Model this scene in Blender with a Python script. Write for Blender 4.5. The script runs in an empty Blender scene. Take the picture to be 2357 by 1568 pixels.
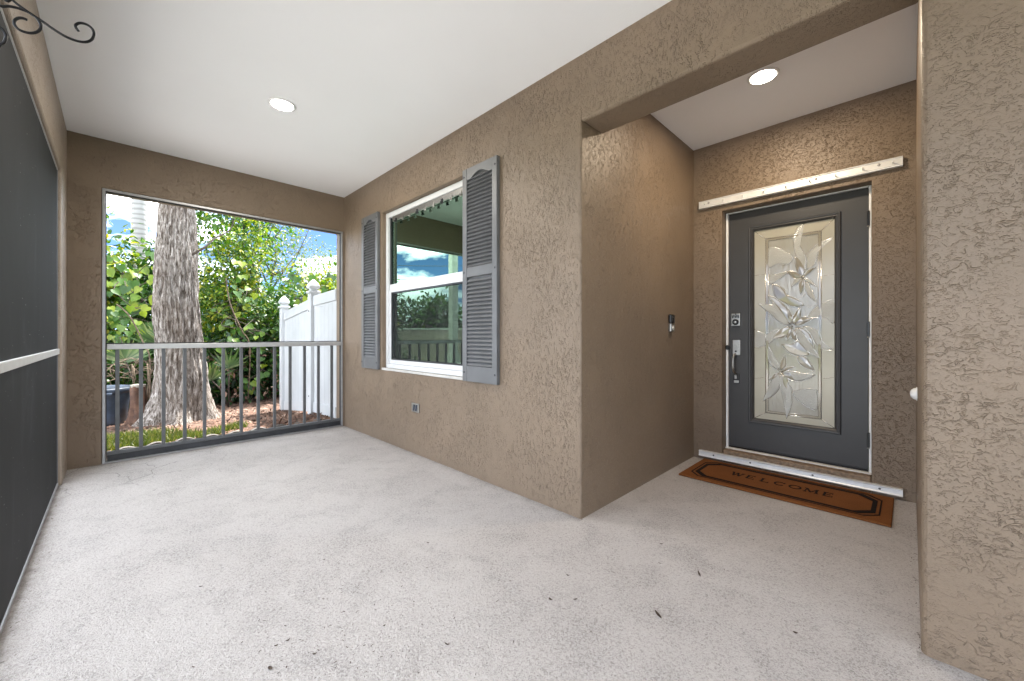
import bpy, bmesh, math, random
import numpy as np
from mathutils import Vector, noise as mnoise

random.seed(7); RNG = np.random.default_rng(11)
sc = bpy.context.scene
COL = sc.collection
R = math.radians

# ------------------------------------------------------------------ camera
H = 1.107                       # eye height
F, CX, CY, YAW = 915.0, 1178.5, 772.1, 0.7868     # calibrated on a 2357 x 1568 view of the photograph
cam = bpy.data.cameras.new('camera')
cam.sensor_width = 36.0; cam.lens = F / 2357.0 * 36.0
cam.shift_y = -(784.0 - CY) / 2357.0
cam.clip_start = 0.02; cam.clip_end = 2000
camo = bpy.data.objects.new('camera', cam); COL.objects.link(camo)
camo.location = (0, 0, H); camo.rotation_euler = (R(90), 0, YAW)
sc.camera = camo

# ------------------------------------------------------------------ world, sun, exposure
SUN_EL, SUN_AZ = R(64), R(-28)      # azimuth of the sun measured from +Y clockwise (towards +X)
sc.view_settings.view_transform = 'Standard'; sc.view_settings.look = 'None'
sc.view_settings.gamma = 1.0; sc.view_settings.use_curve_mapping = False
sc.view_settings.exposure = 3.2
w = bpy.data.worlds.new('World'); sc.world = w; w.use_nodes = True
nt = w.node_tree; nt.nodes.clear()
sky = nt.nodes.new('ShaderNodeTexSky'); sky.sky_type = 'NISHITA'; sky.sun_disc = False
sky.sun_elevation = SUN_EL; sky.sun_rotation = SUN_AZ
sky.air_density = 0.5; sky.dust_density = 0.0; sky.ozone_density = 6.0; sky.altitude = 3500
bg = nt.nodes.new('ShaderNodeBackground'); bg.inputs['Strength'].default_value = 0.05
out = nt.nodes.new('ShaderNodeOutputWorld')
tc = nt.nodes.new('ShaderNodeTexCoord')
mp = nt.nodes.new('ShaderNodeMapping'); mp.inputs['Scale'].default_value = (1.6, 1.6, 4.0)
mp.inputs['Location'].default_value = (2.6, 0.4, 0.15)
nz = nt.nodes.new('ShaderNodeTexNoise'); nz.inputs['Scale'].default_value = 1.7
nz.inputs['Detail'].default_value = 7; nz.inputs['Roughness'].default_value = 0.55
rp = nt.nodes.new('ShaderNodeValToRGB')
rp.color_ramp.elements[0].position = 0.45; rp.color_ramp.elements[1].position = 0.58
rp.color_ramp.elements[1].color = (0.85, 0.85, 0.85, 1)
mx = nt.nodes.new('ShaderNodeMix'); mx.data_type = 'RGBA'
mx.inputs[7].default_value = (33.0, 34.8, 36.6, 1)
nt.links.new(tc.outputs['Generated'], mp.inputs['Vector']); nt.links.new(mp.outputs[0], nz.inputs['Vector'])
nt.links.new(nz.outputs['Fac'], rp.inputs[0]); nt.links.new(rp.outputs[0], mx.inputs[0])
nt.links.new(sky.outputs[0], mx.inputs[6]); nt.links.new(mx.outputs[2], bg.inputs[0])
nt.links.new(bg.outputs[0], out.inputs[0])
sun = bpy.data.lights.new('sun', 'SUN'); sun.energy = 2.6; sun.angle = R(3.0); sun.color = (1.0, 0.97, 0.92)
suno = bpy.data.objects.new('sun', sun); COL.objects.link(suno)
sd = Vector((math.sin(SUN_AZ) * math.cos(SUN_EL), math.cos(SUN_AZ) * math.cos(SUN_EL), math.sin(SUN_EL)))
suno.rotation_euler = (-sd).to_track_quat('-Z', 'Y').to_euler(); suno.location = (0, -20, 30)

# ------------------------------------------------------------------ unprojection helpers (a pixel gives only a direction)
_c, _s = math.cos(YAW), math.sin(YAW)
def ray(x, y):
    r = (x - CX) / F
    return Vector((-_s + _c * r, _c + _s * r, (CY - y) / F))
def on_y(x, y, Y): d = ray(x, y); return d * (Y / d.y) + Vector((0, 0, H))
def on_x(x, y, X): d = ray(x, y); return d * (X / d.x) + Vector((0, 0, H))
def on_z(x, y, Z): d = ray(x, y); return d * ((Z - H) / d.z) + Vector((0, 0, H))
S = 3000 / 2357.0
def zoomed(x0, y0, k): return lambda x, y: ((x0 + x / k) / S, (y0 + y / k) / S)

# ------------------------------------------------------------------ main dimensions (metres)
XF, XB, XP, XR = -4.90, -1.40, 0.026, 4.60     # far wall, recess corner, pier corner, open end
YW, YD, YL = 1.983, 3.738, -0.283             # window wall, door wall, screened front
ZC, ZB, ZH = 2.795, 2.393, 2.335              # ceiling, entry beam, front header

# ------------------------------------------------------------------ materials
def material(name):
    m = bpy.data.materials.new(name); m.use_nodes = True
    n = m.node_tree; n.nodes.clear()
    o = n.nodes.new('ShaderNodeOutputMaterial'); b = n.nodes.new('ShaderNodeBsdfPrincipled')
    n.links.new(b.outputs[0], o.inputs[0])
    return m, n, b, o
def N(n, t, **kw):
    x = n.nodes.new(t)
    for k, v in kw.items():
        if k.startswith('i_'): x.inputs[int(k[2:])].default_value = v
        else: setattr(x, k, v)
    return x
def noise_node(n, vec, scale, detail=3, rough=0.5, dist=0.0, kind=None):
    x = n.nodes.new('ShaderNodeTexNoise')
    if kind: x.noise_type = kind
    x.inputs['Scale'].default_value = scale; x.inputs['Detail'].default_value = detail
    x.inputs['Roughness'].default_value = rough; x.inputs['Distortion'].default_value = dist
    n.links.new(vec, x.inputs['Vector']); return x.outputs[0]
def ramp(n, fac, stops):
    x = n.nodes.new('ShaderNodeValToRGB'); e = x.color_ramp.elements
    while len(e) < len(stops): e.new(0.5)
    for k, (p, c) in enumerate(stops):
        e[k].position = p; e[k].color = c if len(c) == 4 else (*c, 1)
    n.links.new(fac, x.inputs[0]); return x.outputs[0]
def grey(v): return (v, v, v, 1)
def math_node(n, op, a, b=None, clamp=False):
    x = n.nodes.new('ShaderNodeMath'); x.operation = op; x.use_clamp = clamp
    for k, v in enumerate((a, b)):
        if v is None: continue
        if isinstance(v, (int, float)): x.inputs[k].default_value = v
        else: n.links.new(v, x.inputs[k])
    return x.outputs[0]
def mix_col(n, fac, a, b, mode='MIX'):
    x = n.nodes.new('ShaderNodeMix'); x.data_type = 'RGBA'; x.blend_type = mode
    for k, v in ((0, fac), (6, a), (7, b)):
        if isinstance(v, (int, float)): x.inputs[k].default_value = v
        elif isinstance(v, tuple): x.inputs[k].default_value = v if len(v) == 4 else (*v, 1)
        else: n.links.new(v, x.inputs[k])
    return x.outputs[2]
def bump(n, b, height, strength=0.5, dist=0.01, prev=None):
    x = n.nodes.new('ShaderNodeBump'); x.inputs['Strength'].default_value = strength
    x.inputs['Distance'].default_value = dist
    n.links.new(height, x.inputs['Height'])
    if prev is not None: n.links.new(prev, x.inputs['Normal'])
    if b is not None: n.links.new(x.outputs[0], b.inputs['Normal'])
    return x.outputs[0]
def world_pos(n, scale=(1, 1, 1), rot=(0, 0, 0)):
    g = n.nodes.new('ShaderNodeNewGeometry'); mpn = n.nodes.new('ShaderNodeMapping')
    mpn.inputs['Scale'].default_value = scale; mpn.inputs['Rotation'].default_value = rot
    n.links.new(g.outputs['Position'], mpn.inputs['Vector']); return mpn.outputs[0]
def obj_pos(n, scale=(1, 1, 1)):
    g = n.nodes.new('ShaderNodeTexCoord'); mpn = n.nodes.new('ShaderNodeMapping')
    mpn.inputs['Scale'].default_value = scale
    n.links.new(g.outputs['Object'], mpn.inputs['Vector']); return mpn.outputs[0]

M = {}
def simple(name, col, rough=0.5, metal=0.0, var=0.08, scale=18, bmp=0.0, bscale=200, spec=0.5, coat=0.0):
    m, n, b, o = material(name)
    p = world_pos(n)
    f = noise_node(n, p, scale, 4)
    lo = tuple(max(0, c * (1 - var)) for c in col); hi = tuple(c * (1 + var) for c in col)
    n.links.new(ramp(n, f, [(0.3, lo), (0.7, hi)]), b.inputs['Base Color'])
    b.inputs['Roughness'].default_value = rough; b.inputs['Metallic'].default_value = metal
    b.inputs['Specular IOR Level'].default_value = spec; b.inputs['Coat Weight'].default_value = coat
    if bmp: bump(n, b, noise_node(n, p, bscale, 2), bmp, 0.002)
    M[name] = m; return m

def stucco(name, scale, rot=(0, 0, 0), k=1.0, col=(0.200, 0.146, 0.100), depth=.0055, lo=.15):
    """knockdown stucco: torn plateaus and ridges among trowelled smooth patches, painted taupe"""
    m, n, b, o = material(name)
    p = world_pos(n, scale, rot); pw = world_pos(n)
    # short torn ridges: contour lines of one noise, broken up by another
    ridge = noise_node(n, p, 30 * k, 2.5, 0.6, 0.8)
    crest = ramp(n, ridge, [(0.455, grey(0)), (0.485, grey(1)), (0.50, grey(.85)), (0.512, grey(0))])
    brk = ramp(n, noise_node(n, p, 42 * k, 2, 0.5), [(0.46, grey(0)), (0.58, grey(1))])
    squig = noise_node(n, p, 95 * k, 2.0, 0.55, 0.8)
    sq = ramp(n, squig, [(0.57, grey(0)), (0.62, grey(1)), (0.70, grey(.8))])
    area = ramp(n, noise_node(n, pw, 3.0, 3, 0.6, 0.5), [(0.38, grey(lo)), (0.60, grey(1))])
    area2 = ramp(n, noise_node(n, world_pos(n, (1, 1, 1), (1, 2, 3)), 4.2, 2, 0.5, 0.3), [(0.38, grey(.2)), (0.60, grey(1))])
    h = math_node(n, 'ADD', math_node(n, 'MULTIPLY', math_node(n, 'MULTIPLY', crest, brk), area),
                  math_node(n, 'MULTIPLY', math_node(n, 'MULTIPLY', sq, area2), 0.6))
    fine = noise_node(n, pw, 230, 2)
    h = math_node(n, 'ADD', h, math_node(n, 'MULTIPLY', fine, 0.20))
    h = math_node(n, 'ADD', h, math_node(n, 'MULTIPLY', noise_node(n, p, 9, 2), 0.8))
    bump(n, b, h, 1.0, depth)
    tone = noise_node(n, pw, 1.4, 4, 0.6)
    c = ramp(n, tone, [(0.3, tuple(x * .88 for x in col)), (0.7, tuple(x * 1.10 for x in col))])
    c = mix_col(n, math_node(n, 'MULTIPLY', ramp(n, fine, [(.35, grey(1)), (.5, grey(0))]), 0.25), c, tuple(x * .8 for x in col))
    n.links.new(c, b.inputs['Base Color'])
    b.inputs['Roughness'].default_value = 0.46; b.inputs['Specular IOR Level'].default_value = 0.5
    M[name] = m
stucco('stucco_vertical', (1.35, 1, 0.60), (0, R(14), 0), depth=.0050)
stucco('stucco_level', (0.80, 0.8, 1.15), k=1.0, depth=.0048, lo=.04)
stucco('stucco_entry', (0.9, 0.7, 1.05))
stucco('stucco_far', (1, .8, .75), (R(-15), 0, 0), 0.8)
stucco('stucco_front', (.45, 1, 1.2), (0, 0, 0), 0.8, (0.31, 0.25, 0.195))

# ceiling plaster: white flat paint over orange peel
m, n, b, o = material('ceiling_paint'); p = world_pos(n)
n.links.new(ramp(n, noise_node(n, p, 0.9, 4), [(.3, (.84, .84, .835)), (.7, (.88, .88, .88))]), b.inputs['Base Color'])
b.inputs['Roughness'].default_value = .8
bump(n, b, noise_node(n, p, 130, 3, .6), .25, .0022); M['ceiling'] = m

# floor: painted, sprayed-texture concrete with soiling and hairline cracks
m, n, b, o = material('deck_concrete'); p = world_pos(n)
blot = noise_node(n, p, 118, 2.5, .6, 1.2)
pl = ramp(n, blot, [(.40, grey(0)), (.47, grey(.2)), (.53, grey(.95)), (.65, grey(1))])
blot2 = noise_node(n, world_pos(n, (1, 1, 1), (.3, .2, .9)), 75, 2, .6, 1.6)
pl2 = ramp(n, blot2, [(.43, grey(0)), (.55, grey(1))])
big = noise_node(n, p, 1.3, 6, .62, .4); mid = noise_node(n, p, 4.5, 5, .65, .7)
base = ramp(n, big, [(.30, (.365, .334, .319)), (.5, (.448, .414, .396)), (.72, (.505, .471, .454))])
base = mix_col(n, ramp(n, mid, [(.34, grey(.62)), (.54, grey(0))]), base, (.26, .238, .228))
base = mix_col(n, math_node(n, 'MULTIPLY', pl, .72), base, (.560, .530, .514))
base = mix_col(n, math_node(n, 'MULTIPLY', ramp(n, blot, [(.30, grey(1)), (.43, grey(0))]), .55), base, (.19, .175, .168))
spk = noise_node(n, p, 95, 1.5, .5)
base = mix_col(n, ramp(n, spk, [(.20, grey(.75)), (.27, grey(0))]), base, (.14, .125, .115))
# hairline cracks in the far left corner
g = n.nodes.new('ShaderNodeNewGeometry'); sx = n.nodes.new('ShaderNodeSeparateXYZ'); n.links.new(g.outputs['Position'], sx.inputs[0])
vor = n.nodes.new('ShaderNodeTexVoronoi'); vor.feature = 'DISTANCE_TO_EDGE'; vor.inputs['Scale'].default_value = 3.1
wob = mix_col(n, .12, p, noise_node(n, p, 6, 4)); n.links.new(wob, vor.inputs['Vector'])
crk = ramp(n, vor.outputs[0], [(0.0, grey(1)), (.005, grey(.5)), (.010, grey(0))])
cx_ = ramp(n, math_node(n, 'MULTIPLY', sx.outputs[0], -.2), [(.78, grey(0)), (.86, grey(1))])
cy_ = ramp(n, sx.outputs[1], [(.5, grey(1)), (.95, grey(0))])
crk = math_node(n, 'MULTIPLY', crk, math_node(n, 'MULTIPLY', cx_, cy_))
base = mix_col(n, math_node(n, 'MULTIPLY', crk, .8), base, (.12, .11, .10))
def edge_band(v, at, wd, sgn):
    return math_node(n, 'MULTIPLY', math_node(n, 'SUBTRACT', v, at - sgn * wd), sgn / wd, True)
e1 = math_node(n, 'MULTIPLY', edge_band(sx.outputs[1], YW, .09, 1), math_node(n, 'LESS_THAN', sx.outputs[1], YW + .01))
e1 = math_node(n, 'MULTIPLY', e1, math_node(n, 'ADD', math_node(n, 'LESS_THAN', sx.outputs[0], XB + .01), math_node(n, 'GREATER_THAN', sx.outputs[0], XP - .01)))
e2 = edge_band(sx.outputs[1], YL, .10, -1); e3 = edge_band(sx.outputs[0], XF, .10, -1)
contact_shade = math_node(n, 'MAXIMUM', math_node(n, 'MAXIMUM', e1, e2), e3, True)  # contact shading along wall and screen bases, painted into the floor colour
contact_shade = math_node(n, 'MULTIPLY', math_node(n, 'MULTIPLY', contact_shade, contact_shade), ramp(n, noise_node(n, p, 9, 5, .7), [(.35, grey(.15)), (.65, grey(.75))]))
base = mix_col(n, contact_shade, base, (.15, .13, .115))
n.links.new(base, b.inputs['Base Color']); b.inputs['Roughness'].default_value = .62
b.inputs['Specular IOR Level'].default_value = .35
hh = math_node(n, 'ADD', math_node(n, 'MULTIPLY', pl, .8), math_node(n, 'MULTIPLY', pl2, .8))
hh = math_node(n, 'SUBTRACT', hh, math_node(n, 'MULTIPLY', crk, 2.0))
hh = math_node(n, 'ADD', hh, math_node(n, 'MULTIPLY', noise_node(n, p, 420, 2), .5))
bump(n, b, hh, .7, .0032); M['floor'] = m

simple('fence_vinyl', (.50, .515, .53), .35, var=.06, scale=3)
simple('white_vinyl', (.62, .63, .64), .35, var=.03)
simple('white_paint', (.80, .80, .79), .4, var=.05)
simple('white_metal', (.74, .745, .74), .38, .25, var=.05)
simple('aluminium', (.36, .36, .365), .38, .6, var=.08)
simple('grey_bar', (.095, .098, .102), .42, .2, var=.12)
simple('rail_white', (.42, .415, .41), .35, .3, var=.06)
simple('kick_dark', (.030, .032, .036), .35, .1, var=.25, scale=6)
simple('gasket', (.015, .015, .016), .6)
simple('shutter_grey', (.125, .128, .134), .45, 0, var=.10, scale=8, bmp=.12, bscale=90)
simple('door_grey', (.045, .0445, .0455), .42, 0, var=.06, scale=6, bmp=.04, bscale=320)
simple('black_iron', (.012, .012, .014), .4, .3)
simple('black_plastic', (.012, .012, .013), .3)
simple('nickel', (.42, .41, .39), .33, 1.0, var=.10, scale=60)
simple('sill_wood', (.20, .135, .085), .6, 0, var=.45, scale=40, bmp=.3, bscale=120)
simple('caulk', (.66, .63, .58), .6, 0, var=.12, scale=30)
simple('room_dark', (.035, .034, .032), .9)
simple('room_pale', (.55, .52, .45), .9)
simple('concrete', (.50, .485, .46), .85, var=.15, scale=6, bmp=.4, bscale=90)
simple('edging', (.095, .085, .076), .9, var=.25, scale=30, bmp=.5, bscale=130)
simple('pot_blue', (.035, .050, .075), .5, 0, var=.55, scale=7)
simple('roof_white', (.72, .72, .70), .6)
simple('house_tan', (.42, .345, .285), .85, var=.12, scale=2)
simple('block_wall', (.33, .265, .22), .9, var=.18, scale=1.5)
simple('pole_grey', (.33, .32, .30), .85, var=.2, scale=6)
simple('cable', (.02, .02, .02), .6)
simple('shingle', (.20, .19, .18), .9, var=.25, scale=30)
simple('leaf_dry', (.055, .036, .024), .8, 0, var=.4, scale=60)
simple('outlet_blue', (.035, .045, .07), .35)

# lens of a lit lamp
def emit(name, col, st):
    m, n, b, o = material(name)
    b.inputs['Base Color'].default_value = (.8, .8, .8, 1)
    b.inputs['Emission Color'].default_value = (*col, 1); b.inputs['Emission Strength'].default_value = st
    M[name] = m
emit('lamp_lens', (1.0, .93, .80), 6.0)

# insect screen: woven mesh, so its opening closes as it is seen more edge-on (same for every ray)
def mesh_screen(name, wire, col):
    m, n, b, o = material(name)
    g = n.nodes.new('ShaderNodeNewGeometry'); d = n.nodes.new('ShaderNodeVectorMath'); d.operation = 'DOT_PRODUCT'
    n.links.new(g.outputs['Incoming'], d.inputs[0]); n.links.new(g.outputs['True Normal'], d.inputs[1])
    ct = math_node(n, 'MAXIMUM', math_node(n, 'ABSOLUTE', d.outputs['Value']), .02)
    t = math_node(n, 'SUBTRACT', 1.0, math_node(n, 'DIVIDE', wire, ct), True)
    t = math_node(n, 'MULTIPLY', t, 1 - wire)
    p = world_pos(n, (1, 1, .25)); pp = world_pos(n)
    dust = noise_node(n, p, 2.2, 6, .7, .6)
    c = ramp(n, dust, [(.38, tuple(x * .75 for x in col)), (.56, col), (.75, tuple(x * 2.6 for x in col))])
    sp = noise_node(n, world_pos(n, (.25, 1, 1)), 85, 1, .4)
    c = mix_col(n, ramp(n, sp, [(.75, grey(0)), (.775, grey(.6))]), c, (.25, .25, .24))
    n.links.new(c, b.inputs['Base Color']); b.inputs['Roughness'].default_value = .75
    b.inputs['Specular IOR Level'].default_value = .25
    tr = n.nodes.new('ShaderNodeBsdfTransparent'); ms = n.nodes.new('ShaderNodeMixShader')
    n.links.new(t, ms.inputs[0]); n.links.new(b.outputs[0], ms.inputs[1]); n.links.new(tr.outputs[0], ms.inputs[2])
    n.links.new(ms.outputs[0], o.inputs[0]); M[name] = m
mesh_screen('screen_mesh', .135, (.020, .0212, .023))
mesh_screen('window_mesh', .20, (.02, .021, .023))

# coated window glass
m, n, b, o = material('window_glass')
gl = n.nodes.new('ShaderNodeBsdfGlossy'); gl.inputs['Roughness'].default_value = 0.0
gl.inputs['Color'].default_value = (.66, 1.0, .77, 1)
tr = n.nodes.new('ShaderNodeBsdfTransparent'); tr.inputs['Color'].default_value = (.50, .60, .54, 1)
fr = n.nodes.new('ShaderNodeFresnel'); fr.inputs[0].default_value = 4.2
ms = n.nodes.new('ShaderNodeMixShader'); n.links.new(fr.outputs[0], ms.inputs[0])
n.links.new(tr.outputs[0], ms.inputs[1]); n.links.new(gl.outputs[0], ms.inputs[2]); n.links.new(ms.outputs[0], o.inputs[0])
M['window_glass'] = m

# decorative door glass, three kinds
def deco(name, col, rough, bs, bscale, stretch=(1, 1, 1), trans=.35):
    m, n, b, o = material(name); p = world_pos(n, stretch)
    n.links.new(ramp(n, noise_node(n, world_pos(n), 3, 3), [(.3, tuple(c * .9 for c in col)), (.7, tuple(c * 1.08 for c in col))]), b.inputs['Base Color'])
    b.inputs['Roughness'].default_value = rough; b.inputs['Transmission Weight'].default_value = trans
    b.inputs['Specular IOR Level'].default_value = .9; b.inputs['Coat Weight'].default_value = .6 if name == 'glass_bevel' else 0.0; b.inputs['Coat Roughness'].default_value = .06
    if bs: bump(n, b, noise_node(n, p, bscale, 2, .6), bs, .004)
    M[name] = m
deco('glass_border', (.50, .47, .37), .22, .05, 20, trans=.15)
deco('glass_rain', (.44, .43, .37), .12, 1.0, 55, (1, 1, .16), .15)
deco('glass_glue', (.50, .495, .45), .16, 1.0, 120, trans=.1)
deco('glass_bevel', (.34, .31, .24), .07, .06, 18, trans=.1)
simple('leading', (.80, .79, .75), .22, .85, var=.1)

# coir mat
def coir(name, col):
    m, n, b, o = material(name); p = world_pos(n)
    f = noise_node(n, p, 300, 3, .7)
    c = ramp(n, f, [(.28, tuple(x * .45 for x in col)), (.5, col), (.75, tuple(x * 1.5 for x in col))])
    c = mix_col(n, .35, c, ramp(n, noise_node(n, p, 7, 4), [(.35, tuple(x * .75 for x in col)), (.65, tuple(x * 1.1 for x in col))]))
    n.links.new(c, b.inputs['Base Color']); b.inputs['Roughness'].default_value = .95; b.inputs['Specular IOR Level'].default_value = .1
    bump(n, b, f, 1.0, .006); M[name] = m
coir('coir', (.205, .078, .026)); coir('coir_black', (.016, .012, .010)); coir('coir_brown', (.11, .045, .015))

# bark
m, n, b, o = material('bark'); p = world_pos(n, (1, 1, .22))
f1 = noise_node(n, p, 38, 6, .72, .6); f2 = noise_node(n, world_pos(n), 2.2, 4, .6)
c = ramp(n, f1, [(.32, (.035, .026, .020)), (.44, (.10, .08, .066)), (.55, (.30, .275, .25)), (.70, (.56, .535, .51))])
c = mix_col(n, ramp(n, f2, [(.36, grey(.45)), (.56, grey(0))]), c, (.11, .075, .052), 'MULTIPLY' if False else 'MIX')
c = mix_col(n, .45, c, ramp(n, f1, [(.36, (.025, .018, .013)), (.55, (.22, .185, .16)), (.75, (.50, .47, .44))]))
n.links.new(c, b.inputs['Base Color']); b.inputs['Roughness'].default_value = .9; b.inputs['Specular IOR Level'].default_value = .15
bump(n, b, f1, 1.0, .02); M['bark'] = m
m, n, b, o = material('palm_bark'); p = world_pos(n)
wv = n.nodes.new('ShaderNodeTexWave'); wv.bands_direction = 'Z'; wv.inputs['Scale'].default_value = 2.6; wv.inputs['Distortion'].default_value = 2.2
wv.inputs['Detail'].default_value = 3; n.links.new(p, wv.inputs['Vector'])
n.links.new(ramp(n, wv.outputs['Fac'], [(.1, (.20, .19, .185)), (.5, (.30, .29, .285))]), b.inputs['Base Color'])
b.inputs['Roughness'].default_value = .85; bump(n, b, wv.outputs['Fac'], .3, .006); M['palm_bark'] = m
simple('twig', (.055, .040, .030), .9, 0, var=.35, scale=20)
simple('straw', (.12, .085, .055), .9, 0, var=.4, scale=25)
simple('stump_wood', (.085, .043, .027), .9, 0, var=.45, scale=14, bmp=.8, bscale=40)
simple('stump_cut', (.26, .23, .19), .9, 0, var=.15, scale=30)

# leaves: colour by each leaf's own tint, thin and translucent
def leaves(name, stops, rough=.42, trans=.35):
    m, n, b, o = material(name)
    a = n.nodes.new('ShaderNodeAttribute'); a.attribute_name = 'tint'
    c = ramp(n, a.outputs['Fac'], stops)
    n.links.new(c, b.inputs['Base Color']); b.inputs['Roughness'].default_value = rough
    b.inputs['Specular IOR Level'].default_value = .4
    t = n.nodes.new('ShaderNodeBsdfTranslucent'); ms = n.nodes.new('ShaderNodeMixShader'); ms.inputs[0].default_value = trans
    tcol = mix_col(n, 1.0, c, (1.25, 1.35, .55, 1), 'MULTIPLY'); n.links.new(tcol, t.inputs[0])
    n.links.new(b.outputs[0], ms.inputs[1]); n.links.new(t.outputs[0], ms.inputs[2]); n.links.new(ms.outputs[0], o.inputs[0])
    M[name] = m
leaves('leaf_green', [(0, (.012, .042, .008)), (.45, (.030, .090, .012)), (.8, (.070, .145, .014)), (1, (.17, .20, .02))])
leaves('leaf_lime', [(0, (.016, .056, .007)), (.35, (.048, .120, .009)), (.7, (.150, .205, .010)), (1, (.33, .29, .018))])
leaves('leaf_dark', [(0, (.008, .026, .008)), (.6, (.020, .058, .013)), (1, (.05, .11, .018))])
leaves('leaf_olive', [(0, (.05, .075, .025)), (.6, (.10, .125, .045)), (1, (.19, .19, .06))])
leaves('grass_blade', [(0, (.032, .055, .010)), (.6, (.085, .110, .018)), (1, (.20, .17, .06))])
leaves('frond', [(0, (.025, .055, .018)), (.6, (.07, .12, .04)), (1, (.17, .20, .09))], .35, .25)
leaves('mulch_chip', [(0, (.035, .018, .012)), (.4, (.10, .052, .034)), (.75, (.20, .115, .08)), (1, (.36, .25, .19))], .9, 0.0)

# soil and lawn
m, n, b, o = material('mulch_soil'); p = world_pos(n)
f = noise_node(n, p, 38, 5, .7, .5)
n.links.new(ramp(n, f, [(.3, (.025, .016, .011)), (.5, (.085, .05, .034)), (.7, (.19, .12, .085))]), b.inputs['Base Color'])
b.inputs['Roughness'].default_value = .95; bump(n, b, f, 1.0, .03); M['mulch_soil'] = m
m, n, b, o = material('lawn'); p = world_pos(n)
f = noise_node(n, p, 30, 5, .7); f2 = noise_node(n, p, .6, 3)
c = ramp(n, f, [(.3, (.030, .055, .012)), (.7, (.085, .13, .028))])
c = mix_col(n, ramp(n, f2, [(.4, grey(0)), (.7, grey(.4))]), c, (.15, .14, .05))
n.links.new(c, b.inputs['Base Color']); b.inputs['Roughness'].default_value = .9; bump(n, b, f, 1.0, .03); M['lawn'] = m

# ------------------------------------------------------------------ mesh builder
class MB:
    def __init__(s): s.v = []; s.f = []
    def box(s, x0, x1, y0, y1, z0, z1):
        k = len(s.v)
        s.v += [(x0, y0, z0), (x1, y0, z0), (x1, y1, z0), (x0, y1, z0), (x0, y0, z1), (x1, y0, z1), (x1, y1, z1), (x0, y1, z1)]
        s.f += [tuple(k + i for i in q) for q in ((0, 3, 2, 1), (4, 5, 6, 7), (0, 1, 5, 4), (1, 2, 6, 5), (2, 3, 7, 6), (3, 0, 4, 7))]
        return s
    def poly(s, pts):
        k = len(s.v); s.v += [tuple(p) for p in pts]; s.f.append(tuple(range(k, k + len(pts)))); return s
    def prism(s, pts, off):
        """closed prism: outline pts (3D, planar) swept by vector off"""
        k = len(s.v); m_ = len(pts); off = Vector(off)
        s.v += [tuple(p) for p in pts] + [tuple(Vector(p) + off) for p in pts]
        s.f.append(tuple(range(k, k + m_))[::-1]); s.f.append(tuple(range(k + m_, k + 2 * m_)))
        for i in range(m_):
            j = (i + 1) % m_; s.f.append((k + i, k + j, k + m_ + j, k + m_ + i))
        return s
    def tube(s, pts, r, seg=8, cap=True):
        pts = [Vector(p) for p in pts]; k = len(s.v); n_ = len(pts)
        rr = r if isinstance(r, (list, tuple)) else [r] * n_
        up = None
        for i, p in enumerate(pts):
            t = (pts[min(i + 1, n_ - 1)] - pts[max(i - 1, 0)])
            t = t.normalized() if t.length > 1e-9 else Vector((0, 0, 1))
            if up is None:
                up = Vector((0, 0, 1)) if abs(t.z) < .9 else Vector((1, 0, 0))
            a = t.cross(up)
            a = a.normalized() if a.length > 1e-6 else t.orthogonal().normalized()
            b_ = a.cross(t).normalized(); up = b_
            for q in range(seg):
                an = 2 * math.pi * q / seg
                s.v.append(tuple(p + (a * math.cos(an) + b_ * math.sin(an)) * rr[i]))
        for i in range(n_ - 1):
            for q in range(seg):
                q2 = (q + 1) % seg
                s.f.append((k + i * seg + q, k + i * seg + q2, k + (i + 1) * seg + q2, k + (i + 1) * seg + q))
        if cap:
            s.f.append(tuple(k + q for q in range(seg))[::-1]); s.f.append(tuple(k + (n_ - 1) * seg + q for q in range(seg)))
        return s
    def lathe(s, c, prof, axis='z', seg=32):
        """prof: (radius, height) pairs along axis from centre c"""
        k = len(s.v); c = Vector(c); n_ = len(prof)
        for (r, h) in prof:
            for q in range(seg):
                a = 2 * math.pi * q / seg; x, y = r * math.cos(a), r * math.sin(a)
                s.v.append(tuple(c + (Vector((x, y, h)) if axis == 'z' else Vector((x, h, y)) if axis == 'y' else Vector((h, x, y)))))
        for i in range(n_ - 1):
            for q in range(seg):
                q2 = (q + 1) % seg
                s.f.append((k + i * seg + q, k + i * seg + q2, k + (i + 1) * seg + q2, k + (i + 1) * seg + q))
        if prof[0][0] > 1e-5: s.f.append(tuple(k + q for q in range(seg))[::-1])
        if prof[-1][0] > 1e-5: s.f.append(tuple(k + (n_ - 1) * seg + q for q in range(seg)))
        return s
    def build(s, name, mat, parent=None, bevel=0, smooth=False, seg=2, fix=True, only=None):
        me = bpy.data.meshes.new(name); me.from_pydata(s.v, [], s.f)
        if fix:
            bm = bmesh.new(); bm.from_mesh(me); bmesh.ops.recalc_face_normals(bm, faces=bm.faces); bm.to_mesh(me); bm.free()
        me.update()
        ob = bpy.data.objects.new(name, me); COL.objects.link(ob)
        me.materials.append(M[mat])
        if smooth:
            for p in me.polygons: p.use_smooth = True
        if bevel:
            bv = ob.modifiers.new('bevel', 'BEVEL'); bv.width = bevel; bv.segments = seg; bv.limit_method = 'ANGLE'; bv.angle_limit = R(35)
            if only is not None:
                bv.limit_method = 'WEIGHT'; at = me.attributes.new('bevel_weight_edge', 'FLOAT', 'EDGE')
                for e in me.edges:
                    a, b_ = me.vertices[e.vertices[0]].co, me.vertices[e.vertices[1]].co
                    at.data[e.index].value = 1.0 if only(a) and only(b_) else 0.0
        if parent is not None: attach(ob, parent)
        return ob
def wpos(o):
    p = Vector(o.location)
    while o.parent: o = o.parent; p = p + Vector(o.location)
    return p
def attach(ob, parent):
    ob.parent = parent; ob.location = Vector(ob.location) - wpos(parent)
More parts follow.
